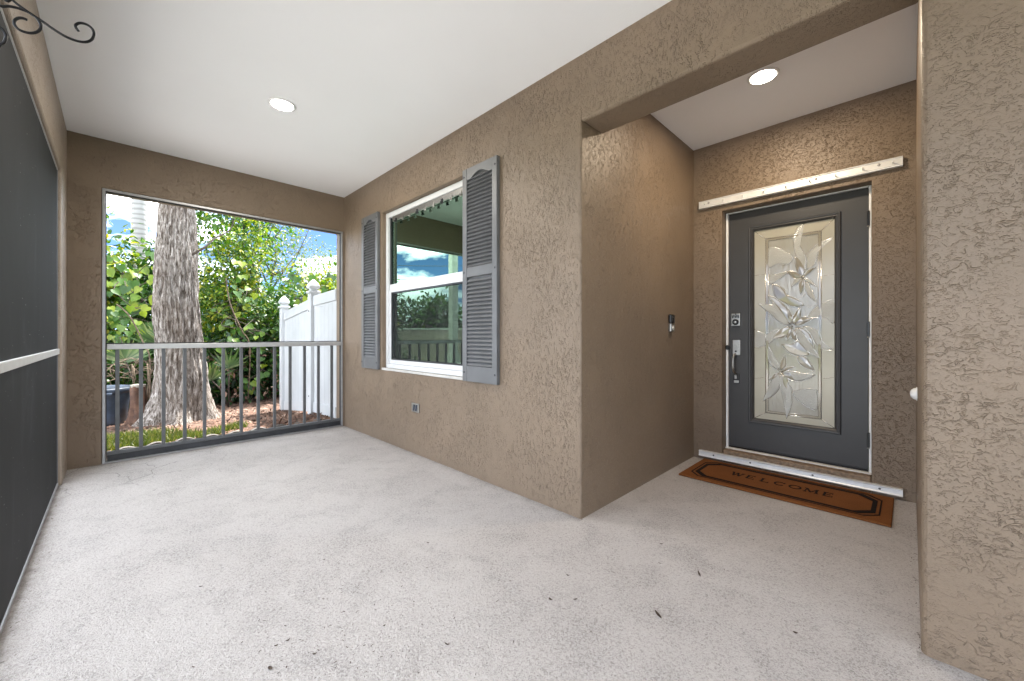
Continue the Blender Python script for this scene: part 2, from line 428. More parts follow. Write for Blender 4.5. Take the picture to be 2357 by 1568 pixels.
def tag(o, label, cat, group=None):
    o['label'] = label; o['category'] = cat
    if group: o['group'] = group
    return o
def thing(name, loc, label, cat, group=None):
    o = bpy.data.objects.new(name, None); COL.objects.link(o); o.location = loc; o.empty_display_size = .1
    return tag(o, label, cat, group)
def struct(o): o['kind'] = 'structure'; return o
def stuff(o): o['kind'] = 'stuff'; return o
def dupe(src, parent, loc):
    c = src.copy(); COL.objects.link(c); c.parent = parent; c.location = loc; return c

def wall(mb, o, u, v, t, W, Hh, holes=()):
    """rectangular wall: front face corner o, axes u (width W), v (height Hh), thickness vector t; through holes (u0,u1,v0,v1)"""
    o, u, v, t = Vector(o), Vector(u), Vector(v), Vector(t)
    us = sorted({0, W, *[h[0] for h in holes], *[h[1] for h in holes]}); vs = sorted({0, Hh, *[h[2] for h in holes], *[h[3] for h in holes]})
    P = lambda a, c, k: tuple(o + u * a + v * c + t * k)
    def inside(a, c): return any(h[0] < a < h[1] and h[2] < c < h[3] for h in holes)
    idx = {}
    def V(a, c, k):
        key = (round(a, 5), round(c, 5), k)
        if key not in idx: idx[key] = len(mb.v); mb.v.append(P(a, c, k))
        return idx[key]
    for i in range(len(us) - 1):
        for j in range(len(vs) - 1):
            a0, a1, c0, c1 = us[i], us[i + 1], vs[j], vs[j + 1]
            if inside((a0 + a1) / 2, (c0 + c1) / 2): continue
            for k in (0, 1): mb.f.append((V(a0, c0, k), V(a1, c0, k), V(a1, c1, k), V(a0, c1, k)))
            for (p, q, na, nc) in (((a0, c0), (a1, c0), (a0 + a1) / 2, c0 - 1e-4), ((a0, c1), (a1, c1), (a0 + a1) / 2, c1 + 1e-4),
                                   ((a0, c0), (a0, c1), a0 - 1e-4, (c0 + c1) / 2), ((a1, c0), (a1, c1), a1 + 1e-4, (c0 + c1) / 2)):
                if na < 0 or na > W or nc < 0 or nc > Hh or inside(na, nc):
                    mb.f.append((V(*p, 0), V(*q, 0), V(*q, 1), V(*p, 1)))
    return mb

# ================================================================== STRUCTURE
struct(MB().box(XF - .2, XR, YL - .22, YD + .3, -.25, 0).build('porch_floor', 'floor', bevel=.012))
struct(MB().box(XF - .1, XR, YL - .1, YD + .15, ZC, ZC + .06).build('porch_ceiling', 'ceiling'))
# roof slab with eaves over the porch and house
tag(MB().box(XF - .75, XR + .4, YL - .34, 9.0, ZC + .07, ZC + .30).build('roof', 'shingle'), 'low roof with eaves above the white porch ceiling', 'roof')

WX0, WX1, WZ0, WZ1 = -3.925, -2.545, .765, 2.395      # window opening
mb = MB()
wall(mb, (XF, YW, 0), (1, 0, 0), (0, 0, 1), (0, .20, 0), XB - .16 - XF, ZC - .001, [(WX0 - XF, WX1 - XF, WZ0, WZ1)])
tag(mb.build('window_wall', 'stucco_vertical', bevel=.008, seg=3, only=lambda v: abs(v.y - YW) < .01 and WX0 - .01 < v.x < WX1 + .01 and WZ0 - .01 < v.z < WZ1 + .01), 'tan textured stucco wall with the shuttered window in it', 'wall')
tag(MB().box(XB - .16, XB, YW, YD + .2, 0, ZB).box(XB - .16, XB, YW, YD + .2, ZB, ZC - .001).build('recess_wall', 'stucco_vertical', bevel=.012, seg=3, only=lambda v: abs(v.x - XB) < .01 and abs(v.y - YW) < .01 and v.z < ZB + .01),
    'brown stucco side wall of the door recess carrying the doorbell', 'wall')
DX0, DX1, DZ0, DZ1 = -1.159, -.193, .0, 2.187         # door opening
mb = MB(); wall(mb, (XB - .05, YD, 0), (1, 0, 0), (0, 0, 1), (0, .16, 0), XP - XB + .10, ZC - .001, [(DX0 - XB + .05, DX1 - XB + .05, -.01, DZ1)])
tag(mb.build('door_wall', 'stucco_entry', bevel=.008, seg=3, only=lambda v: abs(v.y - YD) < .01 and DX0 - .01 < v.x < DX1 + .01), 'brown stucco wall around the grey front door', 'wall')
tag(MB().box(XB - .0, XP - .003, YW + .0008, YW + .228, ZB, ZC - .001).build('entry_beam', 'stucco_vertical', bevel=.018, seg=3, only=lambda v: abs(v.z - ZB) < .01),
    'tan stucco beam spanning the top of the door recess', 'beam')
tag(MB().box(XP, XR - .002, YW, YD + .6, 0, ZC - .001).build('entry_pier', 'stucco_level', bevel=.024, seg=4, only=lambda v: abs(v.x - XP) < .01 and abs(v.y - YW) < .01),
    'broad stucco pier with a rounded edge beside the door recess', 'wall')
FY0, FY1, FZ1 = -.082, 1.965, 2.372                   # far opening
mb = MB(); wall(mb, (XF, YL - .004, 0), (0, 1, 0), (0, 0, 1), (-.20, 0, 0), YW - YL + .10, ZC - .001, [(FY0 - YL + .004, FY1 - YL + .004, -.01, FZ1)])
tag(mb.build('end_wall', 'stucco_far', bevel=.012, seg=3, only=lambda v: FY0 - .01 < v.y < FY1 + .01 and v.z < FZ1 + .01), 'tan stucco end wall framing the big railed opening', 'wall')
mb = MB(); wall(mb, (XR, YL - .2, 0), (0, 1, 0), (0, 0, 1), (.19, 0, 0), YW - YL + .4, ZC - .001, [(.42, YW - YL + .2 - .12, -.01, 2.37)])  # unseen porch end, its opening shaped to throw light on the far wall
tag(mb.build('open_end_wall', 'stucco_level'), 'unseen stucco end wall with a wide opening added to light the far wall', 'wall')
mb = MB(); wall(mb, (XF - .2, YL, 0), (1, 0, 0), (0, 0, 1), (0, -.20, 0), XR - XF + .198, ZC - .001, [(.66, 4.3 - XF + .2, -.01, ZH)])  # opening runs on unseen to the right, widened to let in more light
tag(mb.build('screen_wall', 'stucco_front', bevel=.016, seg=3), 'pale stucco header and pier framing the dark screened front', 'wall')

# dark room behind the window, closed house behind the door
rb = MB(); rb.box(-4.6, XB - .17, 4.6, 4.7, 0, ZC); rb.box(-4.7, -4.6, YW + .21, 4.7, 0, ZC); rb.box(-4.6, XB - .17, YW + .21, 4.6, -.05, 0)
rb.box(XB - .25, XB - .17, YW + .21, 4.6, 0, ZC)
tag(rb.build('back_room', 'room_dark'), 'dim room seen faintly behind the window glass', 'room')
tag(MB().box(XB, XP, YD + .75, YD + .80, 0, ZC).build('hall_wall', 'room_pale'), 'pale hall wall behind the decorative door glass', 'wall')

# ================================================================== SCREENED FRONT
scr = thing('screen_panel', (-1.2, YL - .03, 0), 'dark charcoal insect screen filling the porch front with a white cross rail', 'screen')
SX0, SX1 = XF - .2 + .66, 4.3
ys = YL - .022
MB().poly([(SX0, ys, .02), (SX1, ys, .02), (SX1, ys, ZH), (SX0, ys, ZH)]).build('screen_mesh', 'screen_mesh', scr, fix=False)
MB().box(SX0, SX1, ys - .012, ys + .012, .968, 1.008).build('cross_rail', 'white_metal', scr, .003)
MB().box(SX0, SX1, ys - .010, ys + .006, 0.001, .022).build('sill_channel', 'aluminium', scr, .002)
MB().box(SX0, SX1, ys - .010, ys + .004, ZH - .014, ZH).build('head_channel', 'aluminium', scr, .002)
MB().box(SX0, SX0 + .014, ys - .010, ys + .004, .022, ZH - .014).build('jamb_channel', 'grey_bar', scr, .002)
MB().box(SX1 - .014, SX1, ys - .010, ys + .004, .022, ZH - .014).build('jamb_channel', 'grey_bar', scr, .002)
for xm in (-1.55, .25, 2.1): MB().box(xm - .02, xm + .02, ys - .03, ys - .012, .022, ZH - .014).build('mullion', 'aluminium', scr, .002)

# wrought iron hanger on the header
z5 = zoomed(0, 0, 2.24)
XS = -2.1
def smooth_path(pts, sub=6):
    P = [Vector(p) for p in pts]; o_ = []
    for i in range(len(P) - 1):
        p0, p1, p2, p3 = P[max(i - 1, 0)], P[i], P[i + 1], P[min(i + 2, len(P) - 1)]
        for k in range(sub):
            t = k / sub
            o_.append(.5 * ((2 * p1) + (-p0 + p2) * t + (2 * p0 - 5 * p1 + 4 * p2 - p3) * t * t + (-p0 + 3 * p1 - 3 * p2 + p3) * t ** 3))
    o_.append(P[-1]); return o_
def scroll_pts(l): return [on_x(*z5(x, y), XS) for x, y in l]
br = thing('scroll_bracket', (XS, YL, 2.35), 'black wrought iron scroll hanger fixed to the porch header', 'bracket')
A = [Vector((XS, YL + .006, 2.56))] + scroll_pts([(20, -60), (80, 0), (130, 40), (200, 90), (270, 135), (340, 185), (420, 235), (490, 265), (555, 277), (600, 262), (617, 225), (605, 190), (570, 162), (525, 152), (497, 165), (500, 185), (517, 207)])
MB().tube(smooth_path(A), .0042, 10).build('arm', 'black_iron', br, smooth=True)
B_ = [Vector((XS, YL + .006, 2.21))] + scroll_pts([(0, 38), (60, 42), (120, 55), (180, 78), (230, 110), (262, 150), (268, 185), (240, 212), (190, 217), (130, 198), (97, 165), (97, 135), (120, 120), (150, 120), (180, 132)])
MB().tube(smooth_path(B_), .0042, 10).build('scroll', 'black_iron', br, smooth=True)
C_ = [Vector((XS, YL + .006, 2.10))] + scroll_pts([(0, 180), (25, 205), (40, 240), (25, 280), (0, 295)]) + [Vector((XS, YL + .006, 2.02))]
MB().tube(smooth_path(C_), .0042, 10).build('scroll', 'black_iron', br, smooth=True)
MB().box(XS - .009, XS + .009, YL + .001, YL + .009, 1.98, 2.62).build('back_bar', 'black_iron', br, .002)

# ================================================================== FAR OPENING: frame and railing
fr_ = thing('opening_frame', (XF, 1.0, 0), 'slim aluminium frame lining the opening in the end wall', 'frame')
xa, xb = XF - .045, XF + .006
MB().box(xa, xb, FY0, FY0 + .020, 0.001, FZ1).build('jamb', 'aluminium', fr_, .002)
MB().box(xa, xb, FY1 - .020, FY1, 0.001, FZ1).build('jamb', 'aluminium', fr_, .002)
MB().box(xa, xb, FY0 + .020, FY1 - .020, FZ1 - .020, FZ1).build('head', 'aluminium', fr_, .002)
MB().box(xa, xb, FY0 + .020, FY1 - .020, 0.001, .012).build('sill', 'aluminium', fr_, .002)
g_ = MB()
g_.box(xa + .012, xa + .035, FY0 + .020, FY0 + .027, .012, FZ1 - .02); g_.box(xa + .012, xa + .035, FY1 - .027, FY1 - .020, .012, FZ1 - .02)
g_.box(xa + .012, xa + .035, FY0 + .027, FY1 - .027, FZ1 - .027, FZ1 - .02)
g_.build('gasket', 'gasket', fr_)
for zz in (.35, .72, 1.28, 1.7, 2.15):
    MB().lathe((xb - .02, FY1 - .0205, zz), [(.0045, 0), (.0045, -.003), (.001, -.004)], 'y', 10).build('screw', 'kick_dark', fr_)
rl = thing('porch_railing', (XF - .03, 1.0, 0), 'grey metal railing with slim balusters across the end opening', 'railing')
ra, rbb = FY0 + .028, FY1 - .028
MB().box(XF - .048, XF + .012, ra, rbb, .984, 1.030).build('top_rail', 'rail_white', rl, .004)
MB().box(XF - .042, XF - .004, ra, rbb, 1.032, 1.040).build('rail_cap', 'gasket', rl)
MB().box(XF - .040, XF - .006, ra, rbb, .068, .098).build('bottom_rail', 'grey_bar', rl, .003)
kp = MB(); kp.box(XF - .034, XF - .018, ra, rbb, .013, .067); kp.build('kick_plate', 'kick_dark', rl, .002)
first = None
for yb in (.011, .163, .317, .470, .622, .774, .927, 1.080, 1.234, 1.388, 1.538, 1.690, 1.842):
    if first is None:
        first = MB().box(-.0135, .0135, -.0135, .0135, .0, .886).build('baluster', 'grey_bar', None, .002)
        first.parent = rl; first.location = Vector((XF - .023, yb, .098)) - Vector(rl.location)
    else: dupe(first, rl, Vector((XF - .023, yb, .098)) - Vector(rl.location))

# ================================================================== WINDOW
win = thing('sash_window', (-3.23, YW + .06, WZ0), 'white single-hung window reflecting sky and garden between grey shutters', 'window')
y0, y1 = YW + .045, YW + .105
MB().box(WX0, WX0 + .048, y0, y1, WZ0 + .003, WZ1 - .003).build('side_frame', 'white_vinyl', win, .003)
MB().box(WX1 - .048, WX1, y0, y1, WZ0 + .003, WZ1 - .003).build('side_frame', 'white_vinyl', win, .003)
MB().box(WX0 + .048, WX1 - .048, y0, y1, WZ1 - .055, WZ1 - .003).build('head_frame', 'white_vinyl', win, .003)
MB().box(WX0 + .048, WX1 - .048, y0 - .012, y1, WZ0 + .003, WZ0 + .045).build('bottom_frame', 'white_vinyl', win, .003)
# upper light is fixed, lower sash stands proud with a screen
up = MB().box(WX0 + .050, WX1 - .050, y0 + .018, y1 - .006, 1.582, 1.640).build('meeting_rail', 'white_vinyl', win, .003)
MB().box(WX0 + .050, WX1 - .050, y0 + .036, y0 + .040, 1.64, WZ1 - .057).build('upper_pane', 'window_glass', win)
lo = thing_lo = MB(); a0, a1 = WX0 + .052, WX1 - .052
lo.box(a0, a0 + .030, y0 + .012, y0 + .034, .812, 1.580); lo.box(a1 - .030, a1, y0 + .012, y0 + .034, .812, 1.580)
lo.box(a0 + .030, a1 - .030, y0 + .012, y0 + .034, .812, .852); lo.box(a0 + .030, a1 - .030, y0 + .012, y0 + .034, 1.556, 1.580)
losh = lo.build('lower_sash', 'white_vinyl', win, .002)
MB().box(a0 + .030, a1 - .030, y0 + .038, y0 + .042, .845, 1.575).build('lower_pane', 'window_glass', losh)
sm = MB().poly([(a0 + .03, y0 + .022, .852), (a1 - .03, y0 + .022, .852), (a1 - .03, y0 + .022, 1.556), (a0 + .03, y0 + .022, 1.556)]).build('insect_screen', 'window_mesh', losh, fix=False)
sf = MB(); sf.box(a0 + .031, a0 + .043, y0 + .018, y0 + .026, .853, 1.555); sf.box(a1 - .043, a1 - .031, y0 + .018, y0 + .026, .853, 1.555)
sf.box(a0 + .043, a1 - .043, y0 + .018, y0 + .026, .853, .866); sf.box(a0 + .043, a1 - .043, y0 + .018, y0 + .026, 1.543, 1.555)
sf.build('screen_frame', 'kick_dark', losh)
dk = MB(); dk.box(a0, a0 + .018, y0 + .020, y0 + .034, 1.641, WZ1 - .058); dk.build('glazing_bead', 'kick_dark', win)
# track with hanging clips at the top of the upper light
tr_ = MB().box(WX0 + .12, WX1 - .05, y0 + .010, y0 + .030, WZ1 - .105, WZ1 - .056).build('panel_track', 'nickel', win, .002)
for i in range(9):
    xx = WX0 + .20 + i * .135
    cb = MB().box(xx - .013, xx + .013, y0 + .002, y0 + .012, WZ1 - .130, WZ1 - .085); cb.lathe((xx, y0 + .002, WZ1 - .118), [(.009, 0), (.009, -.008), (.004, -.016)], 'y', 10)
    cb.build('track_clip', 'nickel' if i % 3 else 'kick_dark', tr_, .001)
MB().box(WX0 + .002, WX1 - .002, YW - .006, YW + .033, WZ0 - .020, WZ0 + .002).build('sill', 'concrete', win, .003)

# ------------------------------------------------------------------ shutters
def shutter(x0, x1, label):
    z0, z1 = .747, 2.412
    t = thing('shutter', ((x0 + x1) / 2, YW, z0), label, 'shutter', 'shutters beside the window')
    ya, yb_ = YW - .034, YW - .002
    sw = .052
    MB().box(x0, x0 + sw, ya, yb_, z0, z1).build('stile', 'shutter_grey', t, .003)
    MB().box(x1 - sw, x1, ya, yb_, z0, z1).build('stile', 'shutter_grey', t, .003)
    MB().box(x0 + sw, x1 - sw, ya + .002, yb_, z0, .868).build('bottom_rail', 'shutter_grey', t, .003)
    MB().box(x0 + sw, x1 - sw, ya + .002, yb_, 1.562, 1.637).build('middle_rail', 'shutter_grey', t, .003)
    # arched top rail
    W = x1 - x0 - 2 * sw; prof = []
    for k in range(17):
        u = k / 16; a = .5 - .5 * math.cos(2 * math.pi * min(max((u - .08) / .84, 0), 1))
        prof.append((x0 + sw + u * W, 2.322 + .040 * a ** .8))
    pts = [(x, ya + .002, z) for x, z in prof] + [(x1 - sw, ya + .002, z1), (x0 + sw, ya + .002, z1)]
    MB().prism(pts, (0, .030, 0)).build('top_rail', 'shutter_grey', t, .002)
    MB().box(x0 + sw, x1 - sw, yb_ - .004, yb_, .868, 2.365).build('backing', 'shutter_grey', t)
    sl = MB(); pr = [(0, ya + .012, -.0125), (0, ya + .0035, -.0125), (0, ya + .0015, -.0095), (0, ya + .0225, .0135), (0, ya + .0265, .0125)]
    sl.prism([(x0 + sw + .001, y, z) for _, y, z in pr], (W - .002, 0, 0))
    s0 = sl.build('slat', 'shutter_grey', None)
    zs = [.868 + .0163 + i * .0310 for i in range(22)] + [1.637 + .0163 + i * .0296 for i in range(24)]
    for i, z in enumerate(zs):
        if i == 0: s0.parent = t; s0.location = Vector((0, 0, z)) - Vector(t.location)
        else: dupe(s0, t, Vector((0, 0, z)) - Vector(t.location))
    for z in (z0 + .07, 1.60, z1 - .06):
        for x in (x0 + .020, x1 - .020):
            MB().lathe((x, ya, z), [(.0075, 0), (.0075, -.003), (.004, -.005)], 'y', 12).build('screw', 'kick_dark', t)
shutter(-4.345, -3.962, 'grey louvred shutter next to the end wall corner')
shutter(-2.512, -2.112, 'grey louvred shutter next to the door recess')

# outlet
ol = thing('wall_outlet', (-3.255, YW, .39), 'small metal outlet cover low on the stucco under the window', 'outlet')
pl_ = MB().box(-3.318, -3.192, YW - .012, YW - .001, .392, .474).build('cover_plate', 'nickel', ol, .003)
for k in (0, 1):
    xx = -3.290 + k * .040
    MB().prism([(xx, YW - .016, .405), (xx + .022, YW - .016, .405), (xx + .034, YW - .016, .462), (xx + .012, YW - .016, .462)], (0, .003, 0)).build('flap', 'outlet_blue', ol)

# ================================================================== DOORBELL AND DOME
db = thing('doorbell', (XB, 3.235, 1.13), 'black and silver video doorbell on the recess side wall', 'doorbell')
bx = XB + .002
MB().box(bx, bx + .026, 3.195, 3.275, 1.206, 1.278).build('camera_head', 'black_plastic', db, .008)
MB().box(bx, bx + .024, 3.197, 3.273, 1.136, 1.205).build('faceplate', 'nickel', db, .006)
MB().lathe((bx + .024, 3.235, 1.168), [(.017, 0), (.017, .003), (.013, .005), (.0, .006)], 'x', 24).build('button', 'white_metal', db, smooth=True)
MB().lathe((bx + .026, 3.235, 1.245), [(.010, 0), (.010, .002), (.0, .004)], 'x', 20).build('lens', 'kick_dark', db, smooth=True)
dm = thing('round_wall_cover', (XP, 3.0, .79), 'small white domed cover on the pier side of the door recess', 'wall cover')
MB().lathe((XP - .001, 3.0, .797), [(.031, 0), (.031, -.006), (.028, -.015), (.020, -.023), (.010, -.027), (0, -.028)], 'x', 28).build('dome', 'white_paint', dm, smooth=True)
MB().lathe((XP - .001, 3.0, .797), [(.036, 0), (.036, -.004), (.032, -.005)], 'x', 28).build('flange', 'white_paint', dm)

# ================================================================== DOOR
YS = YD + .100                       # face of the door slab
door = thing('front_door', (-.675, YS, .10), 'dark grey front door with a tall floral leaded glass panel', 'door')
sx0, sx1, sz0, sz1 = -1.133, -.216, .140, 2.172
GX0, GX1, GZ0, GZ1 = -.942, -.403, .402, 1.996
mb = MB(); wall(mb, (sx0, YS, sz0), (1, 0, 0), (0, 0, 1), (0, .044, 0), sx1 - sx0, sz1 - sz0, [(GX0 - sx0, GX1 - sx0, GZ0 - sz0, GZ1 - sz0)])
mb.build('slab', 'door_grey', door, .002)
def ring(mb, x0, x1, z0, z1, wd, ya, yb_):
    mb.box(x0, x0 + wd, ya, yb_, z0, z1); mb.box(x1 - wd, x1, ya, yb_, z0, z1)
    mb.box(x0 + wd, x1 - wd, ya, yb_, z0, z0 + wd); mb.box(x0 + wd, x1 - wd, ya, yb_, z1 - wd, z1)
def mitred(mb, x0, x1, z0, z1, prof):
    """moulding: prof = (inset, y) points swept round the rectangle with mitred corners"""
    k = len(mb.v); n_ = len(prof)
    for (sxx, szz) in ((0, 0), (1, 0), (1, 1), (0, 1)):
        for (i_, y) in prof:
            mb.v.append((x0 + i_ if not sxx else x1 - i_, y, z0 + i_ if not szz else z1 - i_))
    for c in range(4):
        d = (c + 1) % 4
        for i in range(n_ - 1): mb.f.append((k + c * n_ + i, k + d * n_ + i, k + d * n_ + i + 1, k + c * n_ + i + 1))
md = MB(); mitred(md, GX0 - .036, GX1 + .036, GZ0 - .036, GZ1 + .036, [(0, YS + .001), (0, YS - .012), (.006, YS - .017), (.014, YS - .015), (.018, YS - .009), (.026, YS - .010), (.033, YS - .004), (.040, YS + .012)])
md.build('moulding', 'door_grey', door)
# jambs, head, threshold
for nm, b4 in (('jamb', (DX0 + .004, sx0 - .004, .118, 2.182)), ('jamb', (sx1 + .004, DX1 - .004, .118, 2.182))):
    MB().box(b4[0], b4[1], YS - .012, YS + .058, b4[2], b4[3]).build(nm, 'white_paint', door, .003)
MB().box(sx0 - .004, sx1 + .004, YS - .012, YS + .058, sz1 + .003, DZ1 - .004).build('head_jamb', 'white_paint', door, .003)
MB().box(DX0 + .003, DX1 - .003, YD + .012, YS + .058, .001, .112).build('sill_block', 'sill_wood', door, .008)
MB().box(DX0 + .004, DX1 - .004, YS - .030, YS + .055, .113, .124).build('threshold', 'caulk', door, .002)
MB().box(sx0, sx1, YS - .004, YS + .030, .125, .139).build('door_sweep', 'black_plastic', door)
for z in (1.947, 1.152, .356):
    hg = MB().box(-.222, -.206, YS - .020, YS - .006, z - .054, z + .054).build('hinge', 'black_plastic', door, .003)
    MB().lathe((-.214, YS - .016, z - .062), [(.006, 0), (.008, .004), (.006, .008)], 'z', 12).build('pin', 'nickel', hg)

# ---- glass panel: rain glass field, four mitred border panes, petals and leading
gp = MB().box(GX0, GX1, YS + .018, YS + .026, GZ0, GZ1).build('glass_panel', 'glass_rain', door)
zg = zoomed(2130, 600, 2.307)
yg = YS + .017
def G(x, y):
    p = on_y(*zg(x, y), YS + .012); return (min(max(p.x, GX0 + .002), GX1 - .002), min(max(p.z, GZ0 + .002), GZ1 - .002))
ix0, iz1 = G(262, 232); ix1, _ = G(636, 190); _, iz0 = G(262, 1405)
def pane(name, pts, mat, rise, parent, bevel_in=.012, flat=False):
    """raised glass piece on the panel: outline (x,z) with a bevelled shoulder and a ridge-like crown"""
    n_ = len(pts); cx_ = sum(p[0] for p in pts) / n_; cz_ = sum(p[1] for p in pts) / n_
    mb = MB(); k = 0
    mb.v += [(x, yg, z) for x, z in pts]
    ins = []
    for (x, z) in pts:
        d = math.hypot(x - cx_, z - cz_) or 1; f_ = min(bevel_in / d, .55); ins.append((x + (cx_ - x) * f_, z + (cz_ - z) * f_))
    mb.v += [(x, yg - rise * .75, z) for x, z in ins]; mb.v.append((cx_, yg - rise, cz_))
    for i in range(n_):
        j = (i + 1) % n_; mb.f += [(i, j, n_ + j, n_ + i), (n_ + i, n_ + j, 2 * n_)]
    return mb.build(name, mat, parent)
b_ = .004
for pts in ([(GX0, GZ0), (ix0 - b_, iz0 - b_), (ix0 - b_, iz1 + b_), (GX0, GZ1)], [(GX1, GZ0), (GX1, GZ1), (ix1 + b_, iz1 + b_), (ix1 + b_, iz0 - b_)],
            [(GX0, GZ1), (ix0 - b_, iz1 + b_), (ix1 + b_, iz1 + b_), (GX1, GZ1)], [(GX0, GZ0), (GX1, GZ0), (ix1 + b_, iz0 - b_), (ix0 - b_, iz0 - b_)]):
    MB().prism([(x, yg, z) for x, z in pts], (0, -.003, 0)).build('border_pane', 'glass_border', gp, .0012)
lead = MB()
def L(p, q, r=.0022): lead.tube([(p[0], yg - .0035, p[1]), (q[0], yg - .0035, q[1])], r, 6)
IC = [(ix0, iz0), (ix1, iz0), (ix1, iz1), (ix0, iz1)]; OC = [(GX0, GZ0), (GX1, GZ0), (GX1, GZ1), (GX0, GZ1)]
for i in range(4): L(IC[i], IC[(i + 1) % 4], .003); L(IC[i], OC[i])
w2 = .018
JC = [(ix0 + w2, iz0 + w2), (ix1 - w2, iz0 + w2), (ix1 - w2, iz1 - w2), (ix0 + w2, iz1 - w2)]
for i in range(4): L(JC[i], JC[(i + 1) % 4], .0018)
for i in range(4):
    j = (i + 1) % 4
    MB().prism([(x, yg, z) for x, z in (IC[i], IC[j], JC[j], JC[i])], (0, -.005, 0)).build('bevel_strip', 'glass_bevel', gp, .002)
def qline(*pp):
    P = [G(*p) for p in pp]; lead.tube([(x, yg - .0035, z) for x, z in smooth_2d(P)], .0018, 6)
def smooth_2d(P, sub=5):
    return [(v.x, v.y) for v in smooth_path([Vector((x, z, 0)) for x, z in P], sub)]
def petal(b0, t0, wd, bend=0, kind='glass_bevel', rise=.010, skew=.5):
    """leaf-shaped pane from base to tip (traced pixels), wd = widest width, bend = sideways bow"""
    ax, az = b0; bx_, bz = t0; dx, dz = bx_ - ax, bz - az; Ln = math.hypot(dx, dz); nx, nz_ = -dz / Ln, dx / Ln
    l_, r_ = [], []
    for k in range(9):
        t = k / 8; m_ = math.sin(math.pi * t ** (.75 if skew < .6 else 1.0)) ** .9; bo = bend * math.sin(math.pi * t)
        cxp, czp = ax + dx * t + nx * bo, az + dz * t + nz_ * bo
        l_.append((cxp + nx * wd / 2 * m_, czp + nz_ * wd / 2 * m_)); r_.append((cxp - nx * wd / 2 * m_, czp - nz_ * wd / 2 * m_))
    out_ = [G(*p) for p in l_] + [G(*p) for p in r_[-2:0:-1]]
    pane('petal', out_, kind, rise, gp, .012)
    cl = out_ + [out_[0]]; lead.tube([(x, yg - .003, z) for x, z in cl], .0023, 5)
def blade(pp, kind, rise=.006):
    out_ = smooth_2d([G(*p) for p in pp + [pp[0]]], 3)[:-1]
    pane('petal', out_, kind, rise, gp, .010)
    lead.tube([(x, yg - .003, z) for x, z in out_ + [out_[0]]], .0023, 5)
GL, BV = 'glass_glue', 'glass_bevel'
blade([(280, 285), (345, 292), (400, 318), (445, 352), (412, 402), (340, 400), (280, 420)], GL)
blade([(280, 470), (330, 468), (410, 452), (370, 490), (282, 540)], GL)
blade([(522, 128), (478, 180), (470, 240), (505, 300), (532, 360), (530, 440), (515, 470), (488, 420), (466, 345), (448, 270), (450, 210), (480, 150)], GL)
blade([(540, 440), (590, 405), (610, 350), (640, 275), (722, 222), (640, 250), (580, 292), (540, 350)], GL)
petal((513, 488), (460, 345), 62, 6, BV); petal((508, 490), (402, 448), 46, -6, BV); petal((516, 486), (604, 420), 24, -4, BV)
petal((520, 495), (608, 556), 26, 0, GL); petal((506, 492), (438, 553), 34, 6, GL); petal((513, 498), (496, 606), 40, 4, BV); petal((528, 520), (610, 664), 44, 10, GL)
blade([(304, 535), (352, 545), (392, 575), (408, 612), (465, 632), (520, 680), (450, 690), (392, 668), (325, 628)], BV, .012)
petal((432, 812), (264, 604), 58, 24, BV); petal((420, 800), (292, 628), 40, -10, GL); petal((420, 815), (208, 668), 76, 22, GL)
blade([(185, 842), (235, 866), (290, 862), (350, 838), (322, 905), (270, 945), (185, 966)], GL)
petal((430, 826), (300, 905), 60, -8, BV); petal((436, 830), (404, 922), 34, 5, BV); petal((446, 806), (492, 690), 52, 8, BV); petal((440, 800), (410, 700), 46, -8, BV)
petal((456, 812), (582, 770), 48, -10, BV); blade([(540, 765), (575, 712), (630, 672), (724, 648), (724, 800), (672, 772), (600, 764)], GL)
blade([(512, 822), (590, 835), (632, 880), (650, 930), (720, 985), (640, 975), (590, 930), (560, 870)], GL)
petal((462, 826), (634, 1046), 62, 16, GL); petal((480, 826), (588, 990), 34, -26, BV)
blade([(368, 945), (440, 940), (476, 916), (530, 970), (556, 1018), (470, 1020), (405, 990)], BV, .012); petal((474, 1022), (590, 1120), 64, 0, BV, .012)
petal((455, 845), (470, 930), 40, 10, BV)
petal((356, 1112), (276, 950), 46, -14, GL); petal((350, 1118), (280, 1064), 30, 4, GL); petal((362, 1118), (392, 1012), 42, 6, BV)
petal((372, 1128), (600, 1150), 64, 26, GL); petal((368, 1130), (462, 1096), 22, -6, BV); petal((370, 1136), (466, 1190), 60, -12, BV); petal((384, 1150), (418, 1282), 58, 8, BV)
petal((350, 1138), (282, 1184), 34, -8, BV); petal((354, 1142), (240, 1330), 72, -16, GL); petal((362, 1142), (402, 1448), 74, -28, GL)
blade([(436, 1266), (490, 1252), (608, 1252), (608, 1384), (545, 1368), (480, 1325)], GL)
qline((405, 610), (480, 640), (530, 600)); qline((520, 680), (560, 695), (612, 670)); qline((280, 540), (300, 520), (330, 470))
qline((405, 1010), (440, 1020), (470, 1022)); qline((420, 1100), (480, 1150), (590, 1125))
for c_ in ((513, 490), (440, 820), (360, 1130)):
    x, z = G(*c_); lead.lathe((x, yg - .006, z), [(.008, 0), (.008, -.004), (.004, -.008), (0, -.009)], 'y', 12)
for y in (480, 1175):
    for (u0, u1) in ((185, 250), (650, 722)): L(G(u0, y), G(u1, y - 8), .0012)
lead.build('leading', 'leading', gp, smooth=True)

